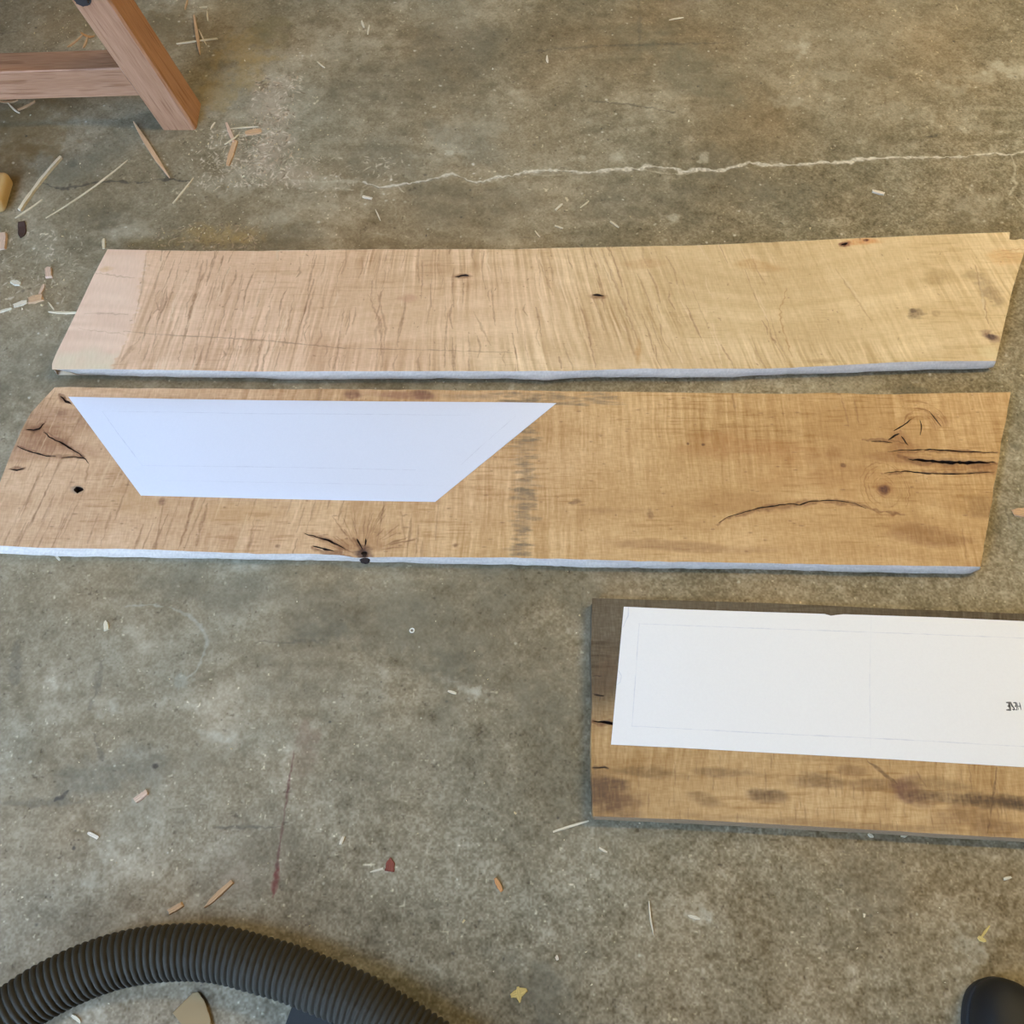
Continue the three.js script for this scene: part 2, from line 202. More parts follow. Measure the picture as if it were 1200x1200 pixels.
function faceXZ(outline, holes, y, paint, up) {           // a flat face with holes
  const V = (l) => l.map(([x, z]) => new THREE.Vector2(x, z));
  const tri = THREE.ShapeUtils.triangulateShape(V(outline), holes.map(V)), all = outline.concat(...holes), pos = [], uv = [], idx = [];
  for (const [x, z] of all) { pos.push(x, y, z); uv.push((x - paint.x0) / (paint.x1 - paint.x0), (z - paint.z0) / (paint.z1 - paint.z0)); }
  for (const t of tri) { const [a, b, c] = t.map((i) => all[i]), s = (b[0] - a[0]) * (c[1] - a[1]) - (b[1] - a[1]) * (c[0] - a[0]); (s < 0) === up ? idx.push(t[0], t[1], t[2]) : idx.push(t[0], t[2], t[1]); }
  const g = new THREE.BufferGeometry(); g.setAttribute('position', new THREE.Float32BufferAttribute(pos, 3)); g.setAttribute('uv', new THREE.Float32BufferAttribute(uv, 2)); g.setIndex(idx); g.computeVertexNormals(); return g;
}
function clean(l, eps = 0.0004) { return l.filter((p, i) => { const q = l[(i + l.length - 1) % l.length]; return Math.hypot(p[0] - q[0], p[1] - q[1]) > eps; }); }
function slab(name, label, s) {
  const front = along(s.front, 0.008, s.rough ?? 0.001, 1), right = along(s.right, 0.006, s.endRough ?? 0.0004, 2), back = along(s.back, 0.008, s.rough ?? 0.001, 3), left = along(s.left, 0.006, s.endRough ?? 0.0004, 4);
  const foot = along(s.foot, 0.008).length ? (() => { const f = along(s.foot, 0.004, 0.0012, 6); return front.map((_, i) => f[Math.round(i / (front.length - 1) * (f.length - 1))]); })() : front;
  const h = s.h, y0 = 0.0005, outline = clean([...front.slice(0, -1), ...right.slice(0, -1), ...back.slice(0, -1), ...left.slice(0, -1)]), holes = s.holes ?? [];
  const root = thing(name, label, 'wood slab'); const c = [(s.front[0][0] + s.back[0][0]) / 2, (s.front[0][1] + s.back[0][1]) / 2]; root.position.set(c[0], 0, c[1]);
  const home = (g) => g.translate(-c[0], 0, -c[1]);
  // ends and the far edge
  const sides = [...right, ...back.slice(1), ...left.slice(1)], out = [];
  const nrm = sides.map((p, i) => { const q = sides[Math.max(0, i - 1)], r = sides[Math.min(sides.length - 1, i + 1)], d = Math.hypot(r[0] - q[0], r[1] - q[1]) || 1; return [-(r[1] - q[1]) / d, (r[0] - q[0]) / d]; });
  for (const [t, o] of [[0, 0], [0.04, 0.0008], [0.5, 0.002], [1, s.undercut ?? 0.001]]) out.push(sides.map((p, i) => { const k = i < right.length || i >= right.length + back.length - 1 ? 0.3 : 1; const e = i === 0 ? front.length - 1 : i === sides.length - 1 ? 0 : -1; if (e >= 0) { const u = (s.under ?? 0) * Math.max(0, (t - .62) / .38) ** 1.4, q = Math.min(1, t / .62); return [mix(front[e][0], foot[e][0], q), mix(h, y0, t), mix(front[e][1], foot[e][1], q) - u]; } return [p[0] - nrm[i][0] * o * k, mix(h, y0, t), p[1] - nrm[i][1] * o * k]; }));
  const under = clean([...front.map((p, i) => [foot[i][0], foot[i][1] - (s.under ?? 0)]).slice(0, -1), ...right.slice(0, -1), ...back.slice(0, -1), ...left.slice(0, -1)]);
  const parts = [faceXZ(outline, holes, h, s.paint, true), faceXZ(under, holes, y0, s.paint, false), loft(out, s.paint, false, true)];
  const board = mesh('board', home(mergeGeometries(parts)), s.mat, root);
  if (holes.length) {                                     // the dark insides of splits and knot holes
    const inner = holes.map((o) => { const area = o.reduce((a, p, i) => { const q = o[(i + 1) % o.length]; return a + p[0] * q[1] - q[0] * p[1]; }, 0); const l = area > 0 ? o : o.slice().reverse(); return loft([h, h * 0.5, y0].map((y) => l.map(([x, z]) => [x, y, z])), s.paint, true, false); });
    mesh('split', home(mergeGeometries(inner)), s.inner, board);
  }
  // the natural edge that faces the camera
  const strip = [];
  for (let j = 0; j <= 8; j++) { const t = j / 8; strip.push(front.map((p, i) => { const f = foot[i], b = s.bulge * Math.sin(Math.PI * Math.pow(t, 0.75)) + 0.0011 * fbm(p[0] * 60, t * 4 + 3, 3) * Math.sin(Math.PI * t); const k = Math.min(1, t / 0.62), u = (s.under ?? 0) * Math.pow(Math.max(0, t - 0.62) / 0.38, 1.4); return [mix(p[0], f[0], k), mix(h, y0, t), mix(p[1], f[1], k) + b - u, [p[0] * 1.6, t * 0.9 + 0.05]]; })); }
  mesh('natural_edge', home(loft(strip, s.paint, false, true)), s.edge, root);
  return root;
}
// the pale bark-free wood of the natural edges
const edgePaint = new Paint(0, 0, 1, 1, 1024, 64).each((x, z, o) => { const g = fbm(x * 24, z * 7, 3), f = vn(x * 260, z * 9), d = sstep(0.35, 0.7, fbm(x * 13 + 5, z * 3 + 8, 3)); const l = 200 + g * 12 + f * 8 - d * 22; o[0] = l; o[1] = l - 13; o[2] = l - 31; o[3] = 0.5 + 0.3 * f + 0.2 * g; });
const edgeMat = new THREE.MeshStandardMaterial({ map: edgePaint.color(THREE.RepeatWrapping), bumpMap: edgePaint.bump(THREE.RepeatWrapping), bumpScale: 0.0006, roughness: 0.7 });
const darkEdgeMat = new THREE.MeshStandardMaterial({ map: edgeMat.map, bumpMap: edgeMat.bumpMap, bumpScale: 0.0006, roughness: 0.8, color: 0xc0a888 });
const innerMat = new THREE.MeshStandardMaterial({ color: 0x2a1a10, roughness: 0.95 });
function sawn(paint, { base, lean, streak = 16, zc, seed, weft = 1 }) {
  paint.gx = 0.45; paint.gz = 1.3;
  paint.each((x, z, o) => {
    const c = base(x, z), u = x + lean(x, z) * (z - zc) + 0.002 * vn(x * 20, z * 20 + seed), m = 0.25 + 0.75 * sstep(-0.35, 0.45, fbm(x * 5 + seed, z * 7 + seed * 3, 3));
    const n1 = vn(u * 60 + seed, z * 5), n2 = vn(u * 150 + seed * 2, z * 9), n3 = vn(u * 330, z * 16 + seed);
    const saw = (n1 * 0.22 + n2 * 0.45 + n3 * 0.5) - 1.1 * sstep(0.5, 0.9, n2 * 0.6 + vn(u * 120 + 40, z * 6) * 0.6);
    const fuzz = vn(x * 640, z * 130 + seed), weave = vn(x * 110 + seed, z * 620), grain = fbm(x * 3 + seed, z * 46 + 4 * vn(x * 2.2 + seed, z * 4), 3), blotch = fbm(x * 6 + seed, z * 9 - seed, 4), cross = sstep(0.35, 0.75, vn(x * 22 + seed, z * 330)) * sstep(0, 0.5, vn(x * 9, z * 14 + seed));
    const l = saw * streak * m + fuzz * 8 * weft + weave * 7 * weft + grain * 11 + blotch * 15 - cross * 17 * weft;
    o[0] = c[0] + l * 0.92; o[1] = c[1] + l; o[2] = c[2] + l * 1.02;
    o[3] = 0.55 + saw * 0.2 * m + fuzz * 0.08 + weave * 0.07 - cross * 0.1;
  });
  return paint;
}
const mixc = (a, b, t) => [mix(a[0], b[0], t), mix(a[1], b[1], t), mix(a[2], b[2], t)];
const bounds = (lists, pad = 0.006) => { const p = lists.flat(); return [Math.min(...p.map((q) => q[0])) - pad, Math.min(...p.map((q) => q[1])) - pad, Math.max(...p.map((q) => q[0])) + pad, Math.max(...p.map((q) => q[1])) + pad]; };
const woodMat = (paint) => new THREE.MeshStandardMaterial({ map: paint.color(), bumpMap: paint.bump(), bumpScale: 0.0011, roughness: 0.72 });
const BROWN = [96, 58, 34], RUST = [128, 74, 44], GREY = [98, 88, 70], INK = [48, 32, 22];

// the slab farthest from the camera
{
  const h = 0.026, front = mm([[-795.9, -1013.9], [-701.6, -1014.8], [-553.5, -1012.1], [-442.5, -1009.5], [-331.9, -1010.4], [0, -1010.4], [110.7, -1011.3], [221.6, -1015.7], [295.5, -1015.7], [443.2, -1015.7], [517.5, -1019.2], [602.6, -1024.6], [682, -1030], [741.5, -1031.2], [841, -1031.7]]), right = mm([[841, -1031.7], [856.6, -1069.7], [872.8, -1110.3], [905.8, -1192], [944, -1273], [955.1, -1301.4]]), notch = mm([[955.1, -1301.4], [946.7, -1306.6], [936.6, -1303.5], [923.9, -1303.5], [928.7, -1322]]);
  const back = mm([[928.7, -1322], [794.6, -1315.8], [666.4, -1308.6], [570.5, -1303.5], [474.7, -1297.4], [395.2, -1293.3], [315.9, -1289.2], [236.8, -1288.2], [157.8, -1286.2], [0, -1281.1], [-157.6, -1281.1], [-315.2, -1280.1], [-472.5, -1277.1], [-590.6, -1277.1], [-674.4, -1279.1], [-747.2, -1281.1]]), left = mm([[-747.2, -1281.1], [-761.5, -1221.3], [-777.6, -1134.6], [-796.8, -1040.7], [-798.4, -1026.4], [-795.9, -1013.9]]), foot = mm([[-804.7, -1028.2], [-755.8, -1015.6], [-672.9, -1012], [-560.2, -1008.5], [-448.2, -1008.5], [-400, -1004.9], [-298.5, -1004.9], [-186.6, -1005.8], [0, -1006.7], [55.2, -1003.1], [149.4, -1009.3], [373.5, -1008.5], [448.8, -1013.8], [599.2, -1019.2], [712.5, -1024.6], [825.6, -1027.3], [842.6, -1030]]);
  const [x0, z0, x1, z1] = bounds([front, back, left, right]), p = new Paint(x0, z0, x1, z1, 2048, 384), zc = (z0 + z1) / 2;
  const edge = mm([[-674.7, -1281.1], [-670.3, -1186.2], [-672.2, -1114], [-683.4, -1064.3], [-697.3, -1015.7]]);
  const cut = (z) => { for (let i = 0; i + 1 < edge.length; i++) if (z <= edge[i + 1][1]) return mix(edge[i][0], edge[i + 1][0], clamp((z - edge[i][1]) / (edge[i + 1][1] - edge[i][1]))); return edge[edge.length - 1][0]; };
  const lean = (x, z) => mix(0.13, -0.26, sstep(-0.4, 0.3, x));
  sawn(p, { seed: 3, zc, weft: .6, streak: 32, lean, base: (x, z) => mixc([218, 180, 142], [208, 180, 132], sstep(-0.5, 0.5, x + 0.15 * vn(x * 4, z * 6))) });
  // planed clean strip at the left end
  p.ink = [214, 180, 148]; p.dig = -0.1;
  { const W = p.W, H = p.H; for (let j = 0; j < H; j++) for (let i = 0; i < W * 0.14; i++) { const x = x0 + (i + .5) / W * (x1 - x0), z = z0 + (j + .5) / H * (z1 - z0), e = cut(z) + 0.004 * vn(z * 40, 3) + 0.006 * vn(x * 90, z * 220), k = 1 - sstep(e - 0.004, e + 0.004, x); if (k <= 0) continue; const g = vn(x * 14, z * 90 + 3 * vn(x * 8, z * 12)), s = sstep(-1.064 - 0.012 * vn(x * 30, 5), -1.04, z), c = mixc([228 + g * 7, 194 + g * 9, 162 + g * 9], [219, 200, 164], s * (0.8 + .3 * vn(x * 60, z * 60))), o = (j * W + i) * 3; for (let n = 0; n < 3; n++) p.c[o + n] = mix(p.c[o + n], c[n] + 4 * vn(x * 600, z * 100), k * .93); p.h[j * W + i] = mix(p.h[j * W + i], .55, k); } }
  p.blot([-0.7422, -1.2351], .016, .008, 0, [206, 160, 98], .5, .5, 90); for (const [a, b] of [[[-0.7608, -1.1346], [-0.6844, -1.1328]], [[-0.7666, -1.101], [-0.6799, -1.0881]], [[-0.7591, -1.2252], [-0.6856, -1.2134]]]) p.line([a, b], .0022, [176, 140, 112], .5, .002);
  p.line(mm([[-685.7, -1095.4], [-624.3, -1088.1], [-563.6, -1084.4], [-450.1, -1077], [-298.7, -1058.8], [-149.2, -1055.2], [0, -1049.7]]), .0016, [120, 92, 66], .55, .001);
  p.line(mm([[-673.4, -1273], [-668.8, -1186.2], [-670.7, -1114]]), .0022, [150, 112, 78], .4, .001);
  // strokes of the saw, dark and leaning
  for (const [s, w, a] of [[[[-567.1, -1255], [-574.4, -1129], [-580.1, -1022.8]], .004, .5], [[[-541.9, -1205.6], [-552.8, -1082.5], [-553, -1019.2]], .003, .4], [[[-530.8, -1265], [-542, -1147.9]], .003, .4], [[[-392, -1176.5], [-400.8, -1064.3]], .003, .45], [[[-357.5, -1186.2], [-371.7, -1073.4]], .003, .4], [[[-299.1, -1167], [-306.9, -1010.4]], .003, .45], [[[-258.3, -1176.5], [-232.9, -1110.3], [-227.8, -1046.1]], .004, .45], [[[-241.4, -1176.5], [-223.4, -1101], [-224.8, -1019.2]], .003, .4], [[[-430.5, -1176.5], [-444.6, -1028.2]], .003, .35], [[[50.1, -1255], [73.8, -1176.5]], .003, .35], [[[135.2, -1082.5], [144.9, -1019.2]], .003, .4], [[[165.5, -1281.1], [221.8, -1073.4]], .004, .4], [[[-68.5, -1138.4], [-37.4, -1064.3]], .003, .35], [[[592.5, -1235.1], [636.8, -1119.6]], .004, .3], [[[848.6, -1245], [846.6, -1167], [844, -1110.3]], .004, .5], [[[-653.5, -1082.5], [-681.7, -1028.2]], .006, .35]]) p.line(mm(s), w, [136, 98, 66], a, .0015, .15);
  for (const [s, w, a] of [[[[851.3, -1235.1], [847.1, -1176.5], [841.4, -1119.6]], .003, .8], [[[598.9, -1225.2], [633, -1144.1]], .005, .5], [[[157.6, -1281.1], [211.3, -1101]], .004, .4]]) p.line(mm(s), w, [226, 206, 164], a, .0015);
  for (let i = 0; i < 260; i++) { const t = rng(2000 + i), x = mix(x0 + .16, x1 - .5, t() ** 1.3), z = mix(z0, z1 - .03, t()), l = .02 + t() * .08, q = lean(x, z) * .9 + (t() - .5) * .1, b = (t() - .5) * .012; p.line([[x, z], [x - q * l * .5 + b, z + l * .5], [x - q * l, z + l]], .0011 + t() * .0022, t() < .72 ? [140, 104, 72] : [234, 208, 170], .28 + t() * .35, .0009, .15); }
  p.line(mm([[496.2, -1186.2], [481.3, -1151.7], [476.1, -1119.6], [482.6, -1073.4], [487.6, -1040.7]]), .0035, [160, 116, 68], .6, .002);
  p.blot([0.2208, -1.0552], .006, .03, .1, [176, 128, 72], .5, .5, 60); p.blot([-0.184, -1.167], .02, .012, 0, [186, 140, 108], .5, .6, 60); p.blot([0.8629, -1.1862], .022, .04, -.35, [134, 110, 78], .55, .8, 50); p.blot([0.84, -1.2252], .02, .02, 0, [150, 126, 88], .5, .8, 60); p.blot([0.4528, -1.241], .05, .015, 0, [176, 132, 80], .45, .8, 40); p.blot([0.2344, -1.245], .04, .015, 0, [180, 136, 90], .4, .8, 40); p.blot([0.534, -1.0317], .03, .006, 0, [150, 116, 74], .5, .8, 70); p.blot([0.7759, -1.2154], .03, .03, 0, [160, 132, 86], .45, .8, 60);
  p.blot([0.7186, -1.1365], .016, .014, 0, [126, 104, 74], .75, .7, 110); p.blot([0.7162, -1.1403], .006, .006, 0, [84, 64, 46], .8, .4, 200); p.blot([0.8443, -1.0825], .02, .012, .6, [120, 88, 70], .85, .5, 110); p.blot([0.8443, -1.0825], .011, .007, .6, [58, 40, 36], .9, .4, 160); p.blot([0.7563, -1.1346], .008, .008, 0, [150, 120, 80], .5, .5, 100);
  p.blot([0.6491, -1.2994], .045, .01, -.15, [202, 138, 84], .7, .5, 70); p.blot([0.6165, -1.2933], .014, .007, -.3, [94, 42, 26], .95, .4, 160); p.blot([0.6575, -1.3025], .007, .004, -.3, [84, 40, 26], .95, .3, 160);
  p.blot([0.9108, -1.265], .04, .02, 0, [212, 164, 108], .5, .7, 50); p.blot([0.8344, -1.0497], .022, .016, 0, [216, 196, 146], .8, .5, 70);
  for (const y of [0, 1, 2]) p.line([[[0.8898, -1.2771][0], [0.8898, -1.2771][1] + y * .008], [[0.9458, -1.2811][0], [0.9458, -1.2811][1] + y * .009]], .002, [178, 124, 74], .5, .002);
  const r = rng(11); for (let i = 0; i < 160; i++) { const q = [mix(x0 + .12, x1 - .03, r()), mix(z0 + .02, z1 - .02, r())]; p.blot(q, .001 + r() * .003, .0008 + r() * .0012, r() * 3, [130, 92, 64], .5, .4, 200); }
  const holes = [sliver([[-0.1048, -1.2174], [-0.0916, -1.2193], [-0.0776, -1.2174]], .006, 3), sliver([[0.1444, -1.1746], [0.1552, -1.1746], [0.1658, -1.1717]], .005, 4), sliver([[0.6083, -1.2912], [0.6165, -1.2933], [0.6232, -1.2953]], .005, 5)];
  for (const q of [[-0.0916, -1.2174], [0.1551, -1.1727]]) p.blot(q, .02, .007, 0, [120, 80, 52], .7, .5, 120);
  slab('wood_slab', 'pale wide sawn slab without a template on it, nearest the crack in the floor', { front, right: [...right, ...notch.slice(1)], back, left, foot, h, holes, bulge: 0.001, under: 0.011, paint: p, mat: woodMat(p), edge: edgeMat, inner: innerMat });
}
// the long slab in the middle, with the trapezoid template
{
  const h = 0.026, front = mm([[-847.9, -680.7], [-810.9, -678.4], [-742.5, -674.7], [-573.3, -671.7], [-478.3, -667.3], [-403.9, -664.4], [-309.6, -664.4], [-269, -661.4], [-241.8, -657], [-225.8, -658.5], [0, -657.7], [201.2, -651.9], [402.1, -648.2], [502.2, -645.3], [635.8, -643.8], [734.6, -642.4]]), right = mm([[734.6, -642.4], [758.8, -707.7], [776.3, -758.2], [793.1, -805.4], [801.7, -829.4], [809.4, -848.9], [816.5, -875.2], [831.8, -906.8], [840.2, -932.2], [853, -967.4]]);
  const back = mm([[853, -967.4], [765.8, -965.7], [707.3, -964.8], [656, -963.1], [597.8, -964], [547, -965.7], [437.4, -964], [291.8, -966.6], [175.2, -968.3], [0, -970.9], [-135.9, -971.8], [-292.3, -973.5], [-438.5, -973.5], [-511.7, -974.4], [-658, -975.2], [-760.9, -977.9], [-784.1, -977]]), left = mm([[-784.1, -977], [-799.2, -951], [-813.5, -928.8], [-822.5, -890.1], [-830.3, -840.8], [-835.4, -800.6], [-842.5, -745.8], [-847.9, -680.7]]), foot = mm([[-856.6, -677.6], [-821.3, -673.1], [-717.6, -667.8], [-580.6, -665.6], [-409.5, -662.6], [-306.9, -660.4], [-245.4, -658.9], [-119.9, -655.2], [0, -653.7], [102, -649.2], [271.8, -646.3], [407.5, -644.8], [610.2, -638.9], [721.1, -637.4], [738.6, -643.3]]);
  const [x0, z0, x1, z1] = bounds([front, back, left, right]), p = new Paint(x0, z0, x1, z1, 2048, 448), zc = (z0 + z1) / 2;
  const lean = (x, z) => mix(0.2, 0.02, sstep(-0.4, 0.0, x));
  sawn(p, { seed: 9, zc, streak: 22, lean, base: (x, z) => { const t = sstep(-0.6, 0.25, x + 0.2 * vn(x * 3, z * 5)); return mixc([202, 162, 120], [194, 155, 102], t); } });
  // rust and brown stains
  for (const [q, rx, rz, c, a] of [[[0.4042, -0.8571], .1, .03, [160, 108, 56], .5], [[0.3587, -0.7536], .12, .02, [156, 112, 62], .45], [[0.6721, -0.6956], .06, .018, [132, 90, 50], .6], [[0.6267, -0.7077], .05, .012, [150, 106, 60], .5], [[0.7571, -0.7458], .03, .02, [128, 92, 50], .5], [[0.1375, -0.7412], .08, .014, [140, 100, 56], .45], [[0.2702, -0.6777], .14, .01, [136, 98, 58], .45], [[0.5878, -0.8985], .12, .05, [160, 116, 62], .35], [[0.5029, -0.8006], .16, .04, [164, 116, 62], .4], [[0.5495, -0.8327], .06, .05, [150, 106, 58], .3], [[-0.7741, -0.8985], .1, .05, [148, 106, 76], .5], [[-0.7959, -0.8653], .07, .04, [142, 98, 70], .4], [[-0.2311, -0.7001], .06, .05, [150, 106, 62], .6], [[-0.2697, -0.9631], .02, .01, [110, 70, 50], .7], [[-0.153, -0.9614], .022, .01, [98, 66, 48], .8], [[-0.182, -0.9596], .06, .008, [136, 90, 66], .6], [[-0.0728, -0.9596], .05, .008, [128, 106, 82], .5], [[-0.4396, -0.7381], .08, .02, [192, 148, 92], .35], [[-0.607, -0.7536], .06, .03, [178, 134, 80], .3]]) p.blot(q, rx, rz, 0.05, c, a, .8, 34);
  for (const [q, rx, rz, a, b] of [[[0.656, -0.862], .03, .022, .1, .55], [[0.6446, -0.8785], .016, .016, 0, .6], [[0.6763, -0.8327], .05, .012, .05, .5], [[0.7519, -0.823], .06, .012, 0, .45], [[0.7127, -0.9153], .025, .016, .6, .4], [[0.6213, -0.8408], .03, .01, 0, .4], [[0.7864, -0.8198], .02, .014, 0, .5], [[-0.7772, -0.8785], .06, .03, .3, .4], [[-0.2702, -0.6777], .04, .02, .3, .5]]) p.blot(q, rx, rz, a, [138, 92, 52], b, .8, 60);
  // the dark band left by a stacking stick
  for (let i = 0; i < 260; i++) { const t = rng(100 + i), z = mix([0.0204, -0.9562][1], [0.0188, -0.6599][1], t()), x = [0.0196, -0.8006][0] + (t() + t() - 1) * .024 + (z - zc) * -0.03; p.blot([x, z], .005 + t() * .012, .001 + t() * .0022, 0, [112, 96, 74], .22 + t() * .26, .9, 120); }
  p.blot([0.0196, -0.8006], .022, .17, 0, [150, 124, 90], .4, .9, 40);
  for (let i = 0; i < 160; i++) { const t = rng(600 + i), q = [0.0727, -0.9545]; p.blot([q[0] + (t() - .5) * .2, q[1] + (t() - .5) * .026], .006 + t() * .014, .0009 + t() * .0016, 0, [128, 108, 82], .2 + t() * .25, .9, 120); }
  // saw strokes
  for (const [s, w, a] of [[[[-589.8, -715.2], [-596, -670.3]], .004, .5], [[[-562.8, -753.6], [-563.6, -670.3]], .004, .5], [[[-514.7, -764.4], [-520.9, -710.7], [-527.2, -670.3]], .005, .6], [[[-492.5, -753.6], [-501.6, -670.3]], .004, .5], [[[-645.7, -738.1], [-651.3, -677.7]], .003, .4], [[[-721.2, -738.1], [-726.9, -677.7]], .003, .3], [[[-412.1, -738.1], [-418, -670.3]], .003, .35], [[[-697.5, -832.7], [-697, -792.7]], .003, .45], [[[561.9, -957.9], [566.3, -898.5]], .003, .4], [[[582.3, -957.9], [583.3, -906.8]], .003, .4], [[[376.1, -963.1], [378.1, -923.7]], .004, .4], [[[719.3, -707.7], [715.8, -655.5]], .003, .4], [[[-178.6, -738.1], [-168.9, -677.7]], .003, .3]]) p.line(mm(s), w, [126, 88, 54], a, .0015, .2);
  for (let i = 0; i < 120; i++) { const t = rng(2500 + i), x = mix(x0 + .04, x0 + .75, t() ** 1.3), z = mix(z0, z1 - .03, t()), l = .03 + t() * .09, q = lean(x, z) + (t() - .5) * .1; p.line([[x, z], [x - q * l, z + l]], .0011 + t() * .002, t() < .72 ? [132, 96, 62] : [222, 190, 148], .28 + t() * .3, .0009, .15); }
  for (const [s, w, a] of [[[[-585.5, -722.8], [-590.6, -670.3]], .003, .5], [[[-507.8, -764.4], [-520.5, -670.3]], .003, .5], [[[0, -738.1], [13.9, -784.8]], .003, .3]]) p.line(mm(s), w, [206, 170, 126], a, .0015);
  // grain that bends round the knots
  for (let i = 0; i < 34; i++) { const t = rng(500 + i), q = [0.606, -0.7817], r0 = .012 + t() * .034, a0 = t() * 6.3, da = .5 + t() * 1.6; p.line(Array.from({ length: 7 }, (_, k) => [q[0] + Math.cos(a0 + da * k / 6) * r0 * .9, q[1] + Math.sin(a0 + da * k / 6) * r0 * 1.15]), .0016, t() < .6 ? [136, 92, 48] : [204, 164, 104], .5, .0015, .1); }
  for (let i = 0; i < 46; i++) { const t = rng(700 + i), q = [-0.2315, -0.6629], a0 = Math.PI + .2 + t() * 2.75, r0 = .02 + t() * .03, r1 = r0 + .015 + t() * .03; p.line([[q[0] + Math.cos(a0) * r0, q[1] + Math.sin(a0) * r0], [q[0] + Math.cos(a0 + .08) * r1, q[1] + Math.sin(a0 + .08) * r1]], .0018, t() < .6 ? [120, 82, 48] : [200, 160, 106], .5, .001, .1); }
  for (let i = 0; i < 30; i++) { const t = rng(800 + i), q = [0.6867, -0.9068], r0 = .015 + t() * .035, a0 = 3.3 + t() * 2.6; p.line(Array.from({ length: 5 }, (_, k) => [q[0] + Math.cos(a0 + .18 * k) * r0, q[1] + .01 + Math.sin(a0 + .18 * k) * r0 * 1.1]), .0016, t() < .55 ? [134, 90, 46] : [206, 166, 108], .5, .001, .1); }
  p.blot([0.6058, -0.7801], .02, .018, 0, [150, 98, 52], .6, .3, 80); p.blot([0.6055, -0.7785], .011, .011, .3, [84, 50, 38], .9, .3, 140); p.blot([0.5455, -0.8246], .006, .005, 0, [96, 60, 36], .8, .4, 160); p.blot([0.5349, -0.8489], .016, .018, 0, [150, 104, 58], .5, .6, 90); p.blot([0.3182, -0.8636], .004, .003, 0, [96, 64, 40], .9, .3, 160); p.blot([0.2928, -0.8653], .003, .003, 0, [96, 64, 40], .8, .3, 160); p.blot([0.1022, -0.7567], .01, .006, -.4, [116, 84, 54], .7, .6, 160); p.blot([0.2224, -0.7351], .006, .01, 0, [126, 90, 54], .6, .6, 160); p.blot([-0.0892, -0.6792], .006, .004, 0, [120, 84, 54], .7, .5, 160); p.blot([-0.3716, -0.6777], .005, .004, 0, [120, 84, 54], .7, .5, 160);
  p.blot([-0.5663, -0.7582], .009, .008, 0, [124, 86, 58], .75, .4, 120); p.blot([-0.7086, -0.7801], .012, .009, 0, [130, 112, 92], .8, .4, 120); p.blot([-0.7629, -0.9288], .014, .012, 0, [130, 90, 60], .6, .5, 90);
  for (const [s, w, a] of [[[[639.6, -848.9], [693.7, -850.5], [750.3, -850.5], [806.2, -847.3]], .005, .55], [[[638.5, -842.4], [676, -831.1], [759.9, -827.8], [799.3, -827.8]], .012, .55], [[[606, -807], [644.6, -811.8], [728, -808.6], [791.7, -811.8]], .006, .5], [[[327.6, -715.2], [342.3, -725.9], [370.6, -735.1], [399.1, -744.3], [448, -750.5], [483, -755.1], [518, -758.2], [551.8, -753.6], [591, -739.7], [631.1, -733.5]], .008, .5], [[[583.9, -873.5], [626.4, -871.9], [654, -866.9]], .006, .5], [[[-787.4, -893.4], [-746.1, -865.3], [-705.4, -837.5]], .008, .5], [[[-823.6, -862], [-769.9, -842.4], [-708.5, -839.1]], .006, .45], [[[-816.1, -893.4], [-794.6, -893.4], [-786.2, -908.5]], .008, .6], [[[-772.2, -961.4], [-748.2, -942.4]], .01, .7], [[[-828.1, -818.2], [-801.5, -818.2]], .007, .6], [[[-323.3, -697.1], [-291.3, -688.1], [-249.2, -665.8]], .008, .5], [[[-315.9, -674.7], [-271.6, -659.9], [-234.9, -654.1]], .01, .6], [[[-251, -692.6], [-231.5, -662.9]], .012, .6]]) p.line(mm(s), w, BROWN, a, .002, .3);
  p.blot([-0.2343, -0.6658], .016, .014, 0, [60, 38, 28], .85, .5, 120);
  const r = rng(21); for (let i = 0; i < 240; i++) { const q = [mix(x0 + .05, x1 - .05, r()), mix(z0 + .02, z1 - .02, r())]; p.blot(q, .001 + r() * .005, .0008 + r() * .0012, 0, [116, 82, 52], .5, .4, 200); }
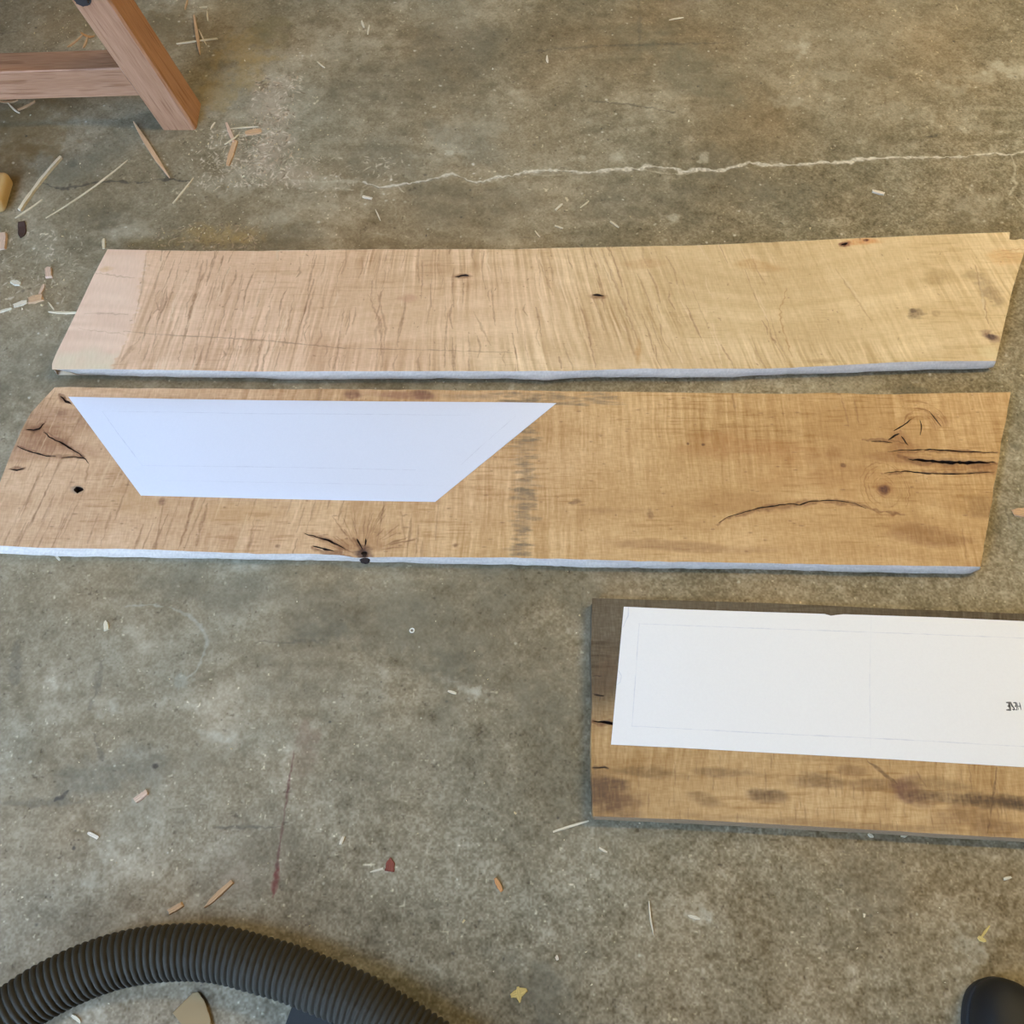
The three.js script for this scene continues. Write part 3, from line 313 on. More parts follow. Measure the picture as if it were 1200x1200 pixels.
  const H = [[[[654.3, -835.9], [683.4, -832.7], [718.3, -831.1], [760.2, -829.4], [778.2, -827.8], [798.2, -829.4]], 6.6], [[[622.9, -850.5], [654.5, -853], [694.3, -853.8], [750.3, -850.5], [805, -848.1]], 2.4], [[[610.5, -809.4], [644.8, -813.4], [686, -808.6], [727.9, -807.8], [788.9, -811.8]], 2.2], [[[639.4, -890.1], [656.9, -900.1], [673.5, -913.6]], 2.2], [[[627.8, -871.9], [642.4, -882.6], [648.6, -885.1]], 3.2], [[[650.6, -880.1], [654.6, -870.2], [658.9, -862]], 3.2], [[[706.5, -928.8], [712.7, -915.3], [721.1, -898.5]], 1.6], [[[687.6, -911.9], [688.1, -898.5], [682.3, -881.8]], 1.2],
    [[[330.7, -718.3], [342.4, -727.4], [370.8, -736.6], [399.2, -745.8], [415.9, -747.4], [448.3, -753.6], [464.5, -750.5], [483.4, -758.2], [518.2, -759.8], [552, -755.1], [571.1, -744.3]], 1.8], [[[-770.4, -959.6], [-759.7, -949.3], [-748.2, -942.4]], 4], [[[-814.6, -893.4], [-801.4, -891.8], [-793.5, -895.1], [-787, -905.2]], 3.4], [[[-785, -888.4], [-773, -878.5], [-745.8, -863.6], [-721.7, -848.9], [-707.1, -839.1]], 2.8], [[[-823.2, -860.4], [-807.6, -853.8], [-792.1, -847.3], [-769.9, -842.4], [-754, -840.8]], 2.6], [[[-745.2, -839.1], [-722.8, -840], [-706.7, -836.7], [-698, -827.8]], 2.2], [[[-826.4, -816.6], [-813.4, -815], [-801.5, -818.2]], 3], [[[-331.7, -700.1], [-312.2, -694.1], [-291.3, -688.1], [-263.2, -673.2]], 2.8], [[[-316.2, -677.7], [-299.6, -673.2], [-280.3, -668]], 3.2], [[[-246.8, -691.1], [-240.7, -680.7], [-236, -670.3]], 3], [[[-231.9, -691.1], [-232.4, -677.7]], 2.4], [[[634.1, -866.9], [619, -870.2], [597.7, -870.2]], 1.6]];
  const holes = H.map(([s, w], i) => sliver(mm(s), w / 1000, i + 2)); holes.push(ring([-0.7062, -0.7785], .0075, .006, 12, 3), ring([-0.2329, -0.6651], .005, .0035, 9, 6));
  const knot = [-0.2326, -0.6599];
  const root = slab('wood_slab', 'long brown sawn slab with knots and splits, under the white trapezoid template', { front, right, back, left, foot, h, holes, bulge: 0.001, under: 0.008, rough: 0.0012, endRough: 0.0016, paint: p, mat: woodMat(p), edge: edgeMat, inner: innerMat });
  const kg = new THREE.SphereGeometry(1, 20, 14); { const q = kg.attributes.position; for (let i = 0; i < q.count; i++) { const k = 1 + .18 * vn(q.getX(i) * 3 + 4, q.getY(i) * 3 + q.getZ(i) * 2); q.setXYZ(i, q.getX(i) * .0095 * k, q.getY(i) * .0115, q.getZ(i) * .0075 * k); } kg.computeVertexNormals(); }
  mesh('knot', kg, innerMat, root).position.set(knot[0] - root.position.x, .0151, knot[1] - root.position.z - .001);
}
// the weathered slab on the right
{
  const h = 0.026, front = mm([[113.6, -261.3], [238.9, -257.3], [357.6, -250.9], [505.3, -242.8], [622.8, -235.9], [710.8, -231.4], [862.2, -221.7], [1012.8, -212.6]]), right = mm([[1012.8, -212.6], [1068.3, -377.8], [1127.5, -545.9]]), back = mm([[1127.5, -545.9], [953.1, -555.6], [785.2, -563.9], [590.2, -571.6], [492.5, -576.5], [394.6, -581.5], [197.6, -587.1], [123.9, -589.2]]), left = mm([[123.9, -589.2], [119, -505], [118.3, -428.5], [115.7, -390.3], [113.5, -328.5], [113.6, -261.3]]), foot = mm([[116.7, -261.2], [242.6, -255.9], [363.2, -249.5], [513.4, -241.8], [632.8, -234.9], [722.2, -230.2], [875.8, -219.8], [1028.8, -210.6]]);
  const [x0, z0, x1, z1] = bounds([front, back, left, right]), p = new Paint(x0, z0, x1, z1, 1536, 512), zc = (z0 + z1) / 2, mid = [0.1251, -0.4093][1], a0 = [0.1219, -0.3224][1];
  sawn(p, { seed: 14, zc, streak: 24, lean: (x, z) => 0.12 + 0.2 * vn(x * 4, 3), base: (x, z) => { const t = sstep(mid - .05, mid + .03, z + 0.02 * vn(x * 9, z * 9)), c = mixc([90, 76, 54], [180, 143, 92], t); return c; } });
  for (const [q, rx, rz, c, a] of [[[0.1266, -0.2866], .05, .03, [84, 58, 36], .75], [[0.1624, -0.2807], .04, .02, [110, 78, 48], .6], [[0.1214, -0.3104], .03, .016, [96, 70, 44], .6], [[0.2072, -0.3224], .07, .008, [110, 82, 46], .6], [[0.3047, -0.3224], .08, .008, [112, 84, 50], .55], [[0.368, -0.2901], .03, .012, [92, 68, 42], .7], [[0.2767, -0.2807], .03, .012, [120, 90, 52], .6], [[0.443, -0.3092], .05, .012, [104, 76, 44], .65], [[0.5332, -0.3044], .06, .01, [116, 84, 50], .6], [[0.5589, -0.2984], .024, .016, [104, 68, 54], .75], [[0.5757, -0.2842], .03, .014, [98, 70, 46], .65], [[0.6622, -0.283], .09, .012, [76, 56, 36], .8], [[0.7093, -0.2783], .05, .01, [70, 52, 34], .8], [[0.6341, -0.2631], .05, .02, [120, 86, 50], .6], [[0.6788, -0.248], .06, .012, [116, 84, 52], .5], [[0.606, -0.3044], .05, .012, [124, 96, 58], .5], [[0.4292, -0.2515], .2, .006, [130, 98, 60], .5], [[0.488, -0.3261], .02, .01, [120, 86, 50], .6], [[0.1375, -0.4677], .03, .04, [110, 84, 56], .5], [[0.4902, -0.3407], .1, .008, [150, 112, 66], .4]]) p.blot(q, rx, rz, .06, c, a, .8, 50);
  for (let i = 0; i < 200; i++) { const t = rng(900 + i), q = [mix(x0, x1, t()), mix(mid + .05, z1, t())]; p.line([q, [q[0] - .002, q[1] + .006 + t() * .03]], .001 + t() * .0012, [112, 82, 50], .35, .001, .15); }
  for (let i = 0; i < 120; i++) { const t = rng(1200 + i), q = [mix(x0, x1, t()), mix(z0, mid, t())]; p.line([q, [q[0] - .002, q[1] + .006 + t() * .03]], .001 + t() * .0015, t() < .5 ? [64, 52, 36] : [124, 102, 70], .4, .001, .15); }
  for (const [s, w, c, a] of [[[[510.6, -338.2], [529.9, -321.2], [545.8, -306.8]], .004, [96, 68, 42], .7], [[[693.5, -328.5], [677.3, -280.7], [662.8, -239.9]], .003, [90, 64, 40], .6], [[[200.1, -346.8], [188.9, -322.4]], .006, [190, 150, 98], .4], [[[116, -328.5], [136.8, -329.1]], .004, INK, .7], [[[115.9, -396.6], [149.4, -392.2]], .008, BROWN, .6], [[[119.9, -437.6], [134.9, -435]], .003, INK, .7], [[[120.8, -463.7], [133.6, -466.3]], .003, INK, .6], [[[578.9, -322.4], [587.3, -302]], .003, [120, 86, 52], .5]]) p.line(mm(s), w, c, a, .0015, .2);
  const holes = [sliver(mm([[117.8, -396.6], [130.8, -395.4], [151.8, -392.2], [174.2, -391.6]]), .004, 2), sliver(mm([[116, -329.1], [127, -328.9], [136.8, -329.1]]), .0014, 3), sliver(mm([[121.1, -436.3], [128.6, -435], [136.1, -433.7]]), .0014, 5)];
  slab('wood_slab', 'weathered grey and tan slab under the white sheet with lettering', { front, right, back, left, foot, h, holes, bulge: 0.0005, rough: 0.0006, endRough: 0.0008, paint: p, mat: woodMat(p), edge: darkEdgeMat, inner: innerMat });
}

// ---------- the two white paper templates ----------
function sheet(name, label, topEdge, lowEdge, y, paint, mat, wave) {
  const nx = 90, nz = 18, T = along(topEdge, 0.002), B = along(lowEdge, 0.002), at = (l, u) => { const f = u * (l.length - 1), i = Math.min(l.length - 2, Math.floor(f)); return [mix(l[i][0], l[i + 1][0], f - i), mix(l[i][1], l[i + 1][1], f - i)]; };
  const rows = []; for (let j = 0; j <= nz; j++) rows.push(Array.from({ length: nx + 1 }, (_, i) => { const u = i / nx, v = j / nz, a = at(T, u), b = at(B, u), x = mix(a[0], b[0], v), z = mix(a[1], b[1], v); return [x, y + wave * (0.6 + 0.6 * fbm(x * 9 + 3, z * 11, 2)) * sstep(0, .2, Math.min(u, 1 - u, v, 1 - v) * 2), z]; }));
  const lift = (r, d) => r.map((p) => [p[0], p[1] + d, p[2]]), t = 0.0009;
  const rim = [...rows[0], ...rows.slice(1).map((r) => r[nx]), ...rows[nz].slice(0, -1).reverse(), ...rows.slice(1, -1).reverse().map((r) => r[0])];
  const g = mergeGeometries([loft(rows.map((r) => lift(r, t)), paint, false, true), loft(rows, paint, false, false), loft([lift(rim, t), rim], paint, true, false)]);
  return tag(mesh(name, g, mat), label, 'paper template');
}
const paperMat = (p, rough) => new THREE.MeshStandardMaterial({ map: p.color(), roughness: rough });
const PENCIL = [176, 177, 184];
{
  const top = mm([[-756.5, -957.3], [-581.3, -953], [-435.7, -950.4], [-217.7, -947.8], [0, -946.1], [75.4, -944.4]]), low = mm([[-602.1, -767.8], [-414.6, -762.4], [-248.5, -758.5], [-124.2, -756.1]]);
  const [x0, z0, x1, z1] = bounds([top, low], 0.002), p = new Paint(x0, z0, x1, z1, 2048, 512).each((x, z, o) => { const f = vn(x * 500, z * 500) * 1.2; o[0] = 215 + f; o[1] = 217 + f; o[2] = 222 + f; });
  for (const [s, a] of [[[[-692.9, -927.3], [-432.6, -923.1], [-69.2, -919.7]], .4], [[[-692.9, -927.3], [-652.4, -876.2], [-608.1, -822.4]], .45], [[[-608.1, -822.4], [-421.1, -820], [-158.4, -814.4]], .45], [[[5.8, -918], [-53.9, -856.5], [-84.3, -824]], .4], [[[-571.6, -794.5], [-417.9, -791.4], [-111.2, -785.1]], .25]]) p.line(mm(s), .0011, PENCIL, a, .0003);
  sheet('paper_template', 'white trapezoid paper template with faint pencil lines on the middle slab', top, low, 0.0264, p, paperMat(p, 0.34), 0.0016);
}
{
  const top = mm([[171.9, -574.7], [262.1, -570.5], [392.6, -565.7], [478.6, -562.9], [484.9, -561.5], [491.1, -558.7], [498, -561.5], [504.7, -562.5], [652.8, -557.3], [781.9, -551.1], [949.3, -543.5], [1090.4, -537.3]]), low = mm([[143, -362], [246.2, -357], [368.5, -350.3], [551.1, -340.4], [732.3, -329.5], [888.3, -319.8], [1033.9, -310.8]]);
  const [x0, z0, x1, z1] = bounds([top, low], 0.002), p = new Paint(x0, z0, x1, z1, 2048, 512).each((x, z, o) => { const f = vn(x * 500, z * 500) * 1.2; o[0] = 232 + f; o[1] = 229 + f; o[2] = 220 + f; });
  for (const [s, a] of [[[[192.6, -546.9], [389.6, -538.7], [583.2, -531.8], [775.8, -523.6], [1031.1, -512.8]], .4], [[[193.9, -546.9], [184.4, -467.3], [174.6, -388.8]], .45], [[[174.6, -388.8], [371.6, -378.1], [555.9, -369.4], [738.9, -358.9], [981.1, -345.3]], .4], [[[179.1, -574.7], [177.7, -559.4], [168.9, -541.4]], .55], [[[158, -473.9], [162.7, -464.7], [161, -455.5], [155.7, -450.3]], .45], [[[550, -559.4], [532.9, -467.3], [517, -357.6]], .2]]) p.line(mm(s), .0011, PENCIL, a, .0003);
  // hand lettering, turned upside down to the camera: ... HESE
  const o = [0.7289, -0.4128], ox = [0.7357, -0.4124], s = [(ox[0] - o[0]) / 5.5, 0], hgt = [0.7289, -0.4128][1] - [0.7313, -0.4237][1];
  const pen = (list) => p.line(list.map(([u, v]) => [o[0] + u * s[0], o[1] - (1 - v) * 0 - v * hgt]), .0027, [8, 8, 10], 1, .0001, 0, .1);
  pen([[-3, 0], [1.5, 0], [1.6, .5], [1.7, 1], [-1.2, 1.02]]); pen([[1.6, .5], [-.4, .52]]);
  pen([[2.6, .86], [3, 1.04], [3.9, 1], [4.1, .78], [4.9, .5], [6.3, .3], [6.4, .1], [5.4, 0], [4.5, .1]]);
  pen([[7.2, .02], [9.6, 0], [9.7, .5], [9.6, 1], [7.1, .98]]); pen([[9.6, .5], [7.8, .5]]);
  pen([[11.2, .02], [11.1, 1]]); pen([[11.2, .5], [14.2, .48]]); pen([[14.3, 0], [14.2, 1]]);
  sheet('paper_template', 'long white paper sheet with black hand lettering on the weathered slab', top, low, 0.0264, p, paperMat(p, 0.6), 0.0008);
}

// ---------- the workbench whose leg and rail reach into the picture ----------
{
  const p = new Paint(0, 0, 0.8, 0.2, 1024, 256).each((x, z, o) => { const g = fbm(x * 5, z * 90 + 3 * vn(x * 4, z * 9), 3), f = vn(x * 60, z * 700), d = sstep(.4, .75, vn(x * 16 + 3, z * 340)), b = fbm(x * 9, z * 12, 3); const l = g * 14 + f * 7 - d * 20 + b * 10; o[0] = 172 + l; o[1] = 124 + l; o[2] = 88 + l; o[3] = .5 + f * .2 - d * .3; });
  const m = new THREE.MeshStandardMaterial({ map: p.color(THREE.RepeatWrapping), bumpMap: p.bump(THREE.RepeatWrapping), bumpScale: .0008, roughness: .55 }), steel = new THREE.MeshStandardMaterial({ color: 0x4a4644, metalness: .8, roughness: .45 });
  const t = thing('workbench', 'wooden workbench with splayed square leg and low rail standing on the floor', 'workbench', [-0.68, 0, -1.65]);
  const beam = (a, b, w, d) => {                          // a timber from a to b, its grain along it, ends cut level
    const r = 0.004, pr = [[-w / 2 + r, -d / 2], [w / 2 - r, -d / 2], [w / 2, -d / 2 + r], [w / 2, d / 2 - r], [w / 2 - r, d / 2], [-w / 2 + r, d / 2], [-w / 2, d / 2 - r], [-w / 2, -d / 2 + r]], pos = [], uv = [], L = Math.hypot(b[0] - a[0], b[1] - a[1], b[2] - a[2]);
    const q = (c, i) => [c[0] + pr[i % 8][0], c[1], c[2] + pr[i % 8][1]]; let run = 0;
    for (let i = 0; i < 8; i++) { const e = Math.hypot(pr[(i + 1) % 8][0] - pr[i][0], pr[(i + 1) % 8][1] - pr[i][1]), A = q(a, i), B = q(a, i + 1), C = q(b, i), D = q(b, i + 1); for (const [v, u, s] of [[A, 0, 0], [C, L, 0], [B, 0, e], [B, 0, e], [C, L, 0], [D, L, e]]) { pos.push(...v); uv.push(u / .8, (run + s) / .2); } run += e; }
    for (const [c, f] of [[a, 1], [b, 0]]) for (let i = 1; i < 7; i++) for (const k of f ? [0, i, i + 1] : [0, i + 1, i]) { pos.push(...q(c, k)); uv.push(pr[k][0] / .8, pr[k][1] / .2); }
    const g = new THREE.BufferGeometry(); g.setAttribute('position', new THREE.Float32BufferAttribute(pos, 3)); g.setAttribute('uv', new THREE.Float32BufferAttribute(uv, 2)); g.computeVertexNormals(); return g;
  };
  const W = .068, D = .077, top = .72, lean = -.234, zl = .02;
  const c = [(-.7046 - .6362) / 2 + .68, 0, -1.6115 - D / 2 + 1.65];
  const leg = mesh('leg', beam(c, [c[0] + lean * top, top, c[2] + zl * top], W, D), m, t);
  mesh('bolt', mergeGeometries([new THREE.CylinderGeometry(.012, .012, .008, 6).rotateX(Math.PI / 2), new THREE.CylinderGeometry(.016, .016, .002, 20).rotateX(Math.PI / 2).translate(0, 0, -.004)].map((g) => g.toNonIndexed())).translate(c[0] + lean * .302 - .011, .302, c[2] + D / 2 + zl * .302 + .004), steel, leg);
  mesh('leg', beam([c[0], 0, c[2] - .62], [c[0] + lean * top, top, c[2] - .62 - zl * top], W, D), m, t);
  for (const dz of [.07, -.62]) mesh('leg', beam([c[0] - 1.55, 0, c[2] + dz], [c[0] - 1.55 - lean * top, top, c[2] + dz * .3], W, D), m, t);
  // the low rail runs from leg to leg, a little nearer the front at its far end
  const rail = new RoundedBoxGeometry(1.5, .066, .053, 3, .003); { const u = rail.attributes.uv, q = rail.attributes.position; for (let i = 0; i < u.count; i++) u.setXY(i, q.getX(i) / .8, (q.getY(i) + q.getZ(i)) / .2); }
  const r = mesh('rail', rail.translate(-.75, 0, 0), m, t); r.position.set(c[0] - .028, .109, c[2] + .001); r.rotation.y = .045;
  const r2 = mesh('rail', rail, m, t); r2.position.set(c[0] - .028, .109, c[2] - .62);
  const tg = new RoundedBoxGeometry(1.75, .045, .86, 3, .006); { const u = tg.attributes.uv, q = tg.attributes.position; for (let i = 0; i < u.count; i++) u.setXY(i, q.getX(i) / .8, q.getZ(i) / .2); }
  mesh('bench_top', tg, m, t).position.set(c[0] - .86, top + .022, c[2] - .31);
}
// a block of timber at the edge of the picture
{
  const m = new THREE.MeshStandardMaterial({ color: 0xc8a468, roughness: .75 });
  const q = [-0.9682, -1.3877], g = new RoundedBoxGeometry(.16, .034, .082, 5, .012).translate(-.08, .017, -.041);
  tag(mesh('timber_block', g, m), 'tan rounded timber block at the edge beside the long pale stick', 'timber block').position.set(q[0], 0, q[1]);
}

// ---------- the ribbed black hose ----------
{
  const R = .0335, amp = .0024, pitch = .0088, mid = mm([[-803.6, 93.7], [-741.1, 49.1], [-680.2, 10.8], [-642.2, -14.6], [-613.4, -34.5], [-560.9, -60.7], [-504.7, -78.1], [-436.2, -85.4], [-381.8, -82.3], [-332.3, -70.9], [-289.8, -59.7], [-251.9, -46.6], [-199.6, -27.5], [-161, -7.8], [-125.1, 11.8], [-75.4, 42.4], [-21.2, 84.5], [20.9, 129.8], [40.7, 199.4], [19.7, 281.7]]);
  const curve = new THREE.CatmullRomCurve3(mid.map(([x, z]) => new THREE.Vector3(x, R + amp, z)), false, 'centripetal'), L = curve.getLength(), per = 8, n = Math.round(L / pitch * per), m = 40, pos = [], idx = [];
  for (let i = 0; i <= n; i++) {
    const p = curve.getPointAt(i / n), d = curve.getTangentAt(i / n), sx = -d.z, sz = d.x;
    for (let k = 0; k < m; k++) { const a = k / m * Math.PI * 2, ph = i / per + k / m, w = Math.pow(Math.abs(Math.sin(Math.PI * ph)), .7), r = R - amp + 2 * amp * w; pos.push(p.x + sx * Math.cos(a) * r, p.y + Math.sin(a) * r, p.z + sz * Math.cos(a) * r); }
  }
  for (let i = 0; i < n; i++) for (let k = 0; k < m; k++) { const a = i * m + k, b = i * m + (k + 1) % m, c = a + m, d = b + m; idx.push(a, b, c, b, d, c); }
  for (const [ring, f] of [[0, 1], [n, 0]]) { const c = pos.length / 3; let x = 0, y = 0, z = 0; for (let k = 0; k < m; k++) { x += pos[(ring * m + k) * 3] / m; y += pos[(ring * m + k) * 3 + 1] / m; z += pos[(ring * m + k) * 3 + 2] / m; } pos.push(x, y, z); for (let k = 0; k < m; k++) { const a = ring * m + k, b = ring * m + (k + 1) % m; f ? idx.push(c, b, a) : idx.push(c, a, b); } }
  const g = new THREE.BufferGeometry(); g.setAttribute('position', new THREE.Float32BufferAttribute(pos, 3)); g.setIndex(idx); g.computeVertexNormals();
  tag(mesh('vacuum_hose', g, new THREE.MeshStandardMaterial({ color: 0x302a1b, roughness: .85 })), 'thick black ribbed hose curving over the floor', 'hose');
}
// ---------- the black shoe ----------
{
  const base = [[-.012, 0], [-.034, .012], [-.047, .04], [-.051, .085], [-.044, .14], [-.035, .2], [-.036, .25], [-.022, .29], [0, .3], [.022, .29], [.037, .25], [.039, .2], [.047, .14], [.055, .095], [.05, .055], [.034, .024], [.012, .005]];
  const loop = new THREE.CatmullRomCurve3(base.map(([x, z]) => new THREE.Vector3(x, 0, z)), true, 'centripetal').getPoints(64).slice(0, 64).map((v) => [v.x, v.z]);
  const slice = (y, f, w, grow = 0) => loop.map(([x, z]) => [x * (w + grow / .05), y, f + z * (.3 - f) / .3 + (z - .15) * grow / .15]);
  const P0 = new Paint(0, 0, 1, 1, 2, 2), leather = new THREE.MeshStandardMaterial({ color: 0x0d0c09, roughness: .62 }), rubber = new THREE.MeshStandardMaterial({ color: 0x191815, roughness: .75 }), lace = new THREE.MeshStandardMaterial({ color: 0x131313, roughness: .9 });
  const tip = [0.6345, -0.0518], t = thing('shoe', 'rounded toe of a black leather shoe on the floor', 'shoe', [tip[0] + .006, 0, tip[1] - .004]); t.scale.setScalar(1.06);
  const prof = [[.02, .002, .98], [.03, 0, 1], [.042, .002, 1], [.052, .008, .97], [.06, .018, .92], [.066, .032, .86], [.071, .05, .82], [.078, .075, .8], [.087, .1, .78], [.097, .122, .76], [.108, .14, .76], [.12, .15, .78], [.128, .155, .79]];
  const inner = [[.126, .16, .72], [.1, .165, .68]];
  mesh('upper', loft([...prof, ...inner].map((q) => slice(...q)), P0, true, true), leather, t);
  const soleRings = [[0, .004, .97], [.003, 0, 1.03], [.02, -.001, 1.05], [.024, .001, 1.03], [.024, .012, .9]].map((q) => slice(...q));
  const sole = mesh('sole', mergeGeometries([loft(soleRings, P0, true, true), faceXZ(soleRings[0].map((p) => [p[0], p[2]]), [], 0.0005, P0, false)]), rubber, t);
  mesh('insole', faceXZ(slice(.1, .165, .68).map((p) => [p[0], p[2]]), [], .1, P0, true), lace, t);
  for (let i = 0; i < 4; i++) { const z = .085 + i * .018, y = .082 + i * .0085; mesh('lace', new THREE.TubeGeometry(new THREE.CatmullRomCurve3([[-.024, -.005], [-.012, .003], [.0, .005], [.012, .003], [.024, -.005]].map(([x, d]) => new THREE.Vector3(x, y + d + .003, z + .004 * (x > 0 ? 1 : -1)))), 12, .0022, 6), lace, t); }
  mesh('toe_seam', new THREE.TubeGeometry(new THREE.CatmullRomCurve3([[-.045, .05, .065], [-.026, .064, .058], [0, .07, .056], [.026, .064, .062], [.049, .05, .072]].map((v) => new THREE.Vector3(...v))), 24, .0012, 6), rubber, t);
}

// ---------- chips, splinters and shavings on the floor ----------
const tones = { pale: 0xe6d8b6, cream: 0xe0d6ba, tan: 0xd6b086, pink: 0xdcbca0, orange: 0xd29a62, yellow: 0xd8bf74, brown: 0x4a352a, red: 0x8c4a38, grey: 0x3a3934, white: 0xeaddc2 };
const chipGrain = new Paint(0, 0, .1, .02, 256, 64).each((x, z, o) => { const g = vn(x * 60, z * 900), f = vn(x * 200, z * 2400); const l = 232 + g * 16 + f * 9; o[0] = l + 2; o[1] = l - 1; o[2] = l - 6; o[3] = .5 + .4 * g; }).color(THREE.RepeatWrapping);
const chipMat = {}; for (const k in tones) chipMat[k] = new THREE.MeshStandardMaterial({ color: tones[k], map: chipGrain, roughness: .8 });
function chipShape(l, w, t, seed, ta, tb, curl) {         // a split piece of wood: uneven, tapered at its ends, perhaps curled
  const n = 9, r = rng(seed), pos = [], uv = [], idx = [], sec = [[-.5, 0], [-.42, 1], [.1, 1.05], [.44, .95], [.5, 0]];
  const bend = (r() - .5) * .06 * l; for (let i = 0; i <= n; i++) { const u = i / n, x = (u - .5) * l, k = Math.min(1, mix(ta, 1, clamp(u / .35)), mix(tb, 1, clamp((1 - u) / .35))) * (.9 + .2 * r()), c = curl * l * (u - .5) ** 2 * 4, o = bend * (1 - (2 * u - 1) ** 2); for (const [a, b] of sec) { pos.push(x + (i === 0 || i === n ? (r() - .5) * w * .35 : 0), c + b * t * (.85 + .3 * r()) * (b ? 1 : 0), a * w * k + o); uv.push(x / .1, a * w / .02); } }
  for (let i = 0; i < n; i++) for (let s = 0; s < 5; s++) { const a = i * 5 + s, b = i * 5 + (s + 1) % 5, c = a + 5, d = b + 5; idx.push(a, b, c, b, d, c); }
  for (const [o, f] of [[0, 1], [n * 5, 0]]) for (let s = 1; s < 4; s++) f ? idx.push(o, o + s + 1, o + s) : idx.push(o, o + s, o + s + 1);
  const g = new THREE.BufferGeometry(); g.setAttribute('position', new THREE.Float32BufferAttribute(pos, 3)); g.setAttribute('uv', new THREE.Float32BufferAttribute(uv, 2)); g.setIndex(idx); return toCreasedNormals(g, .6);
}
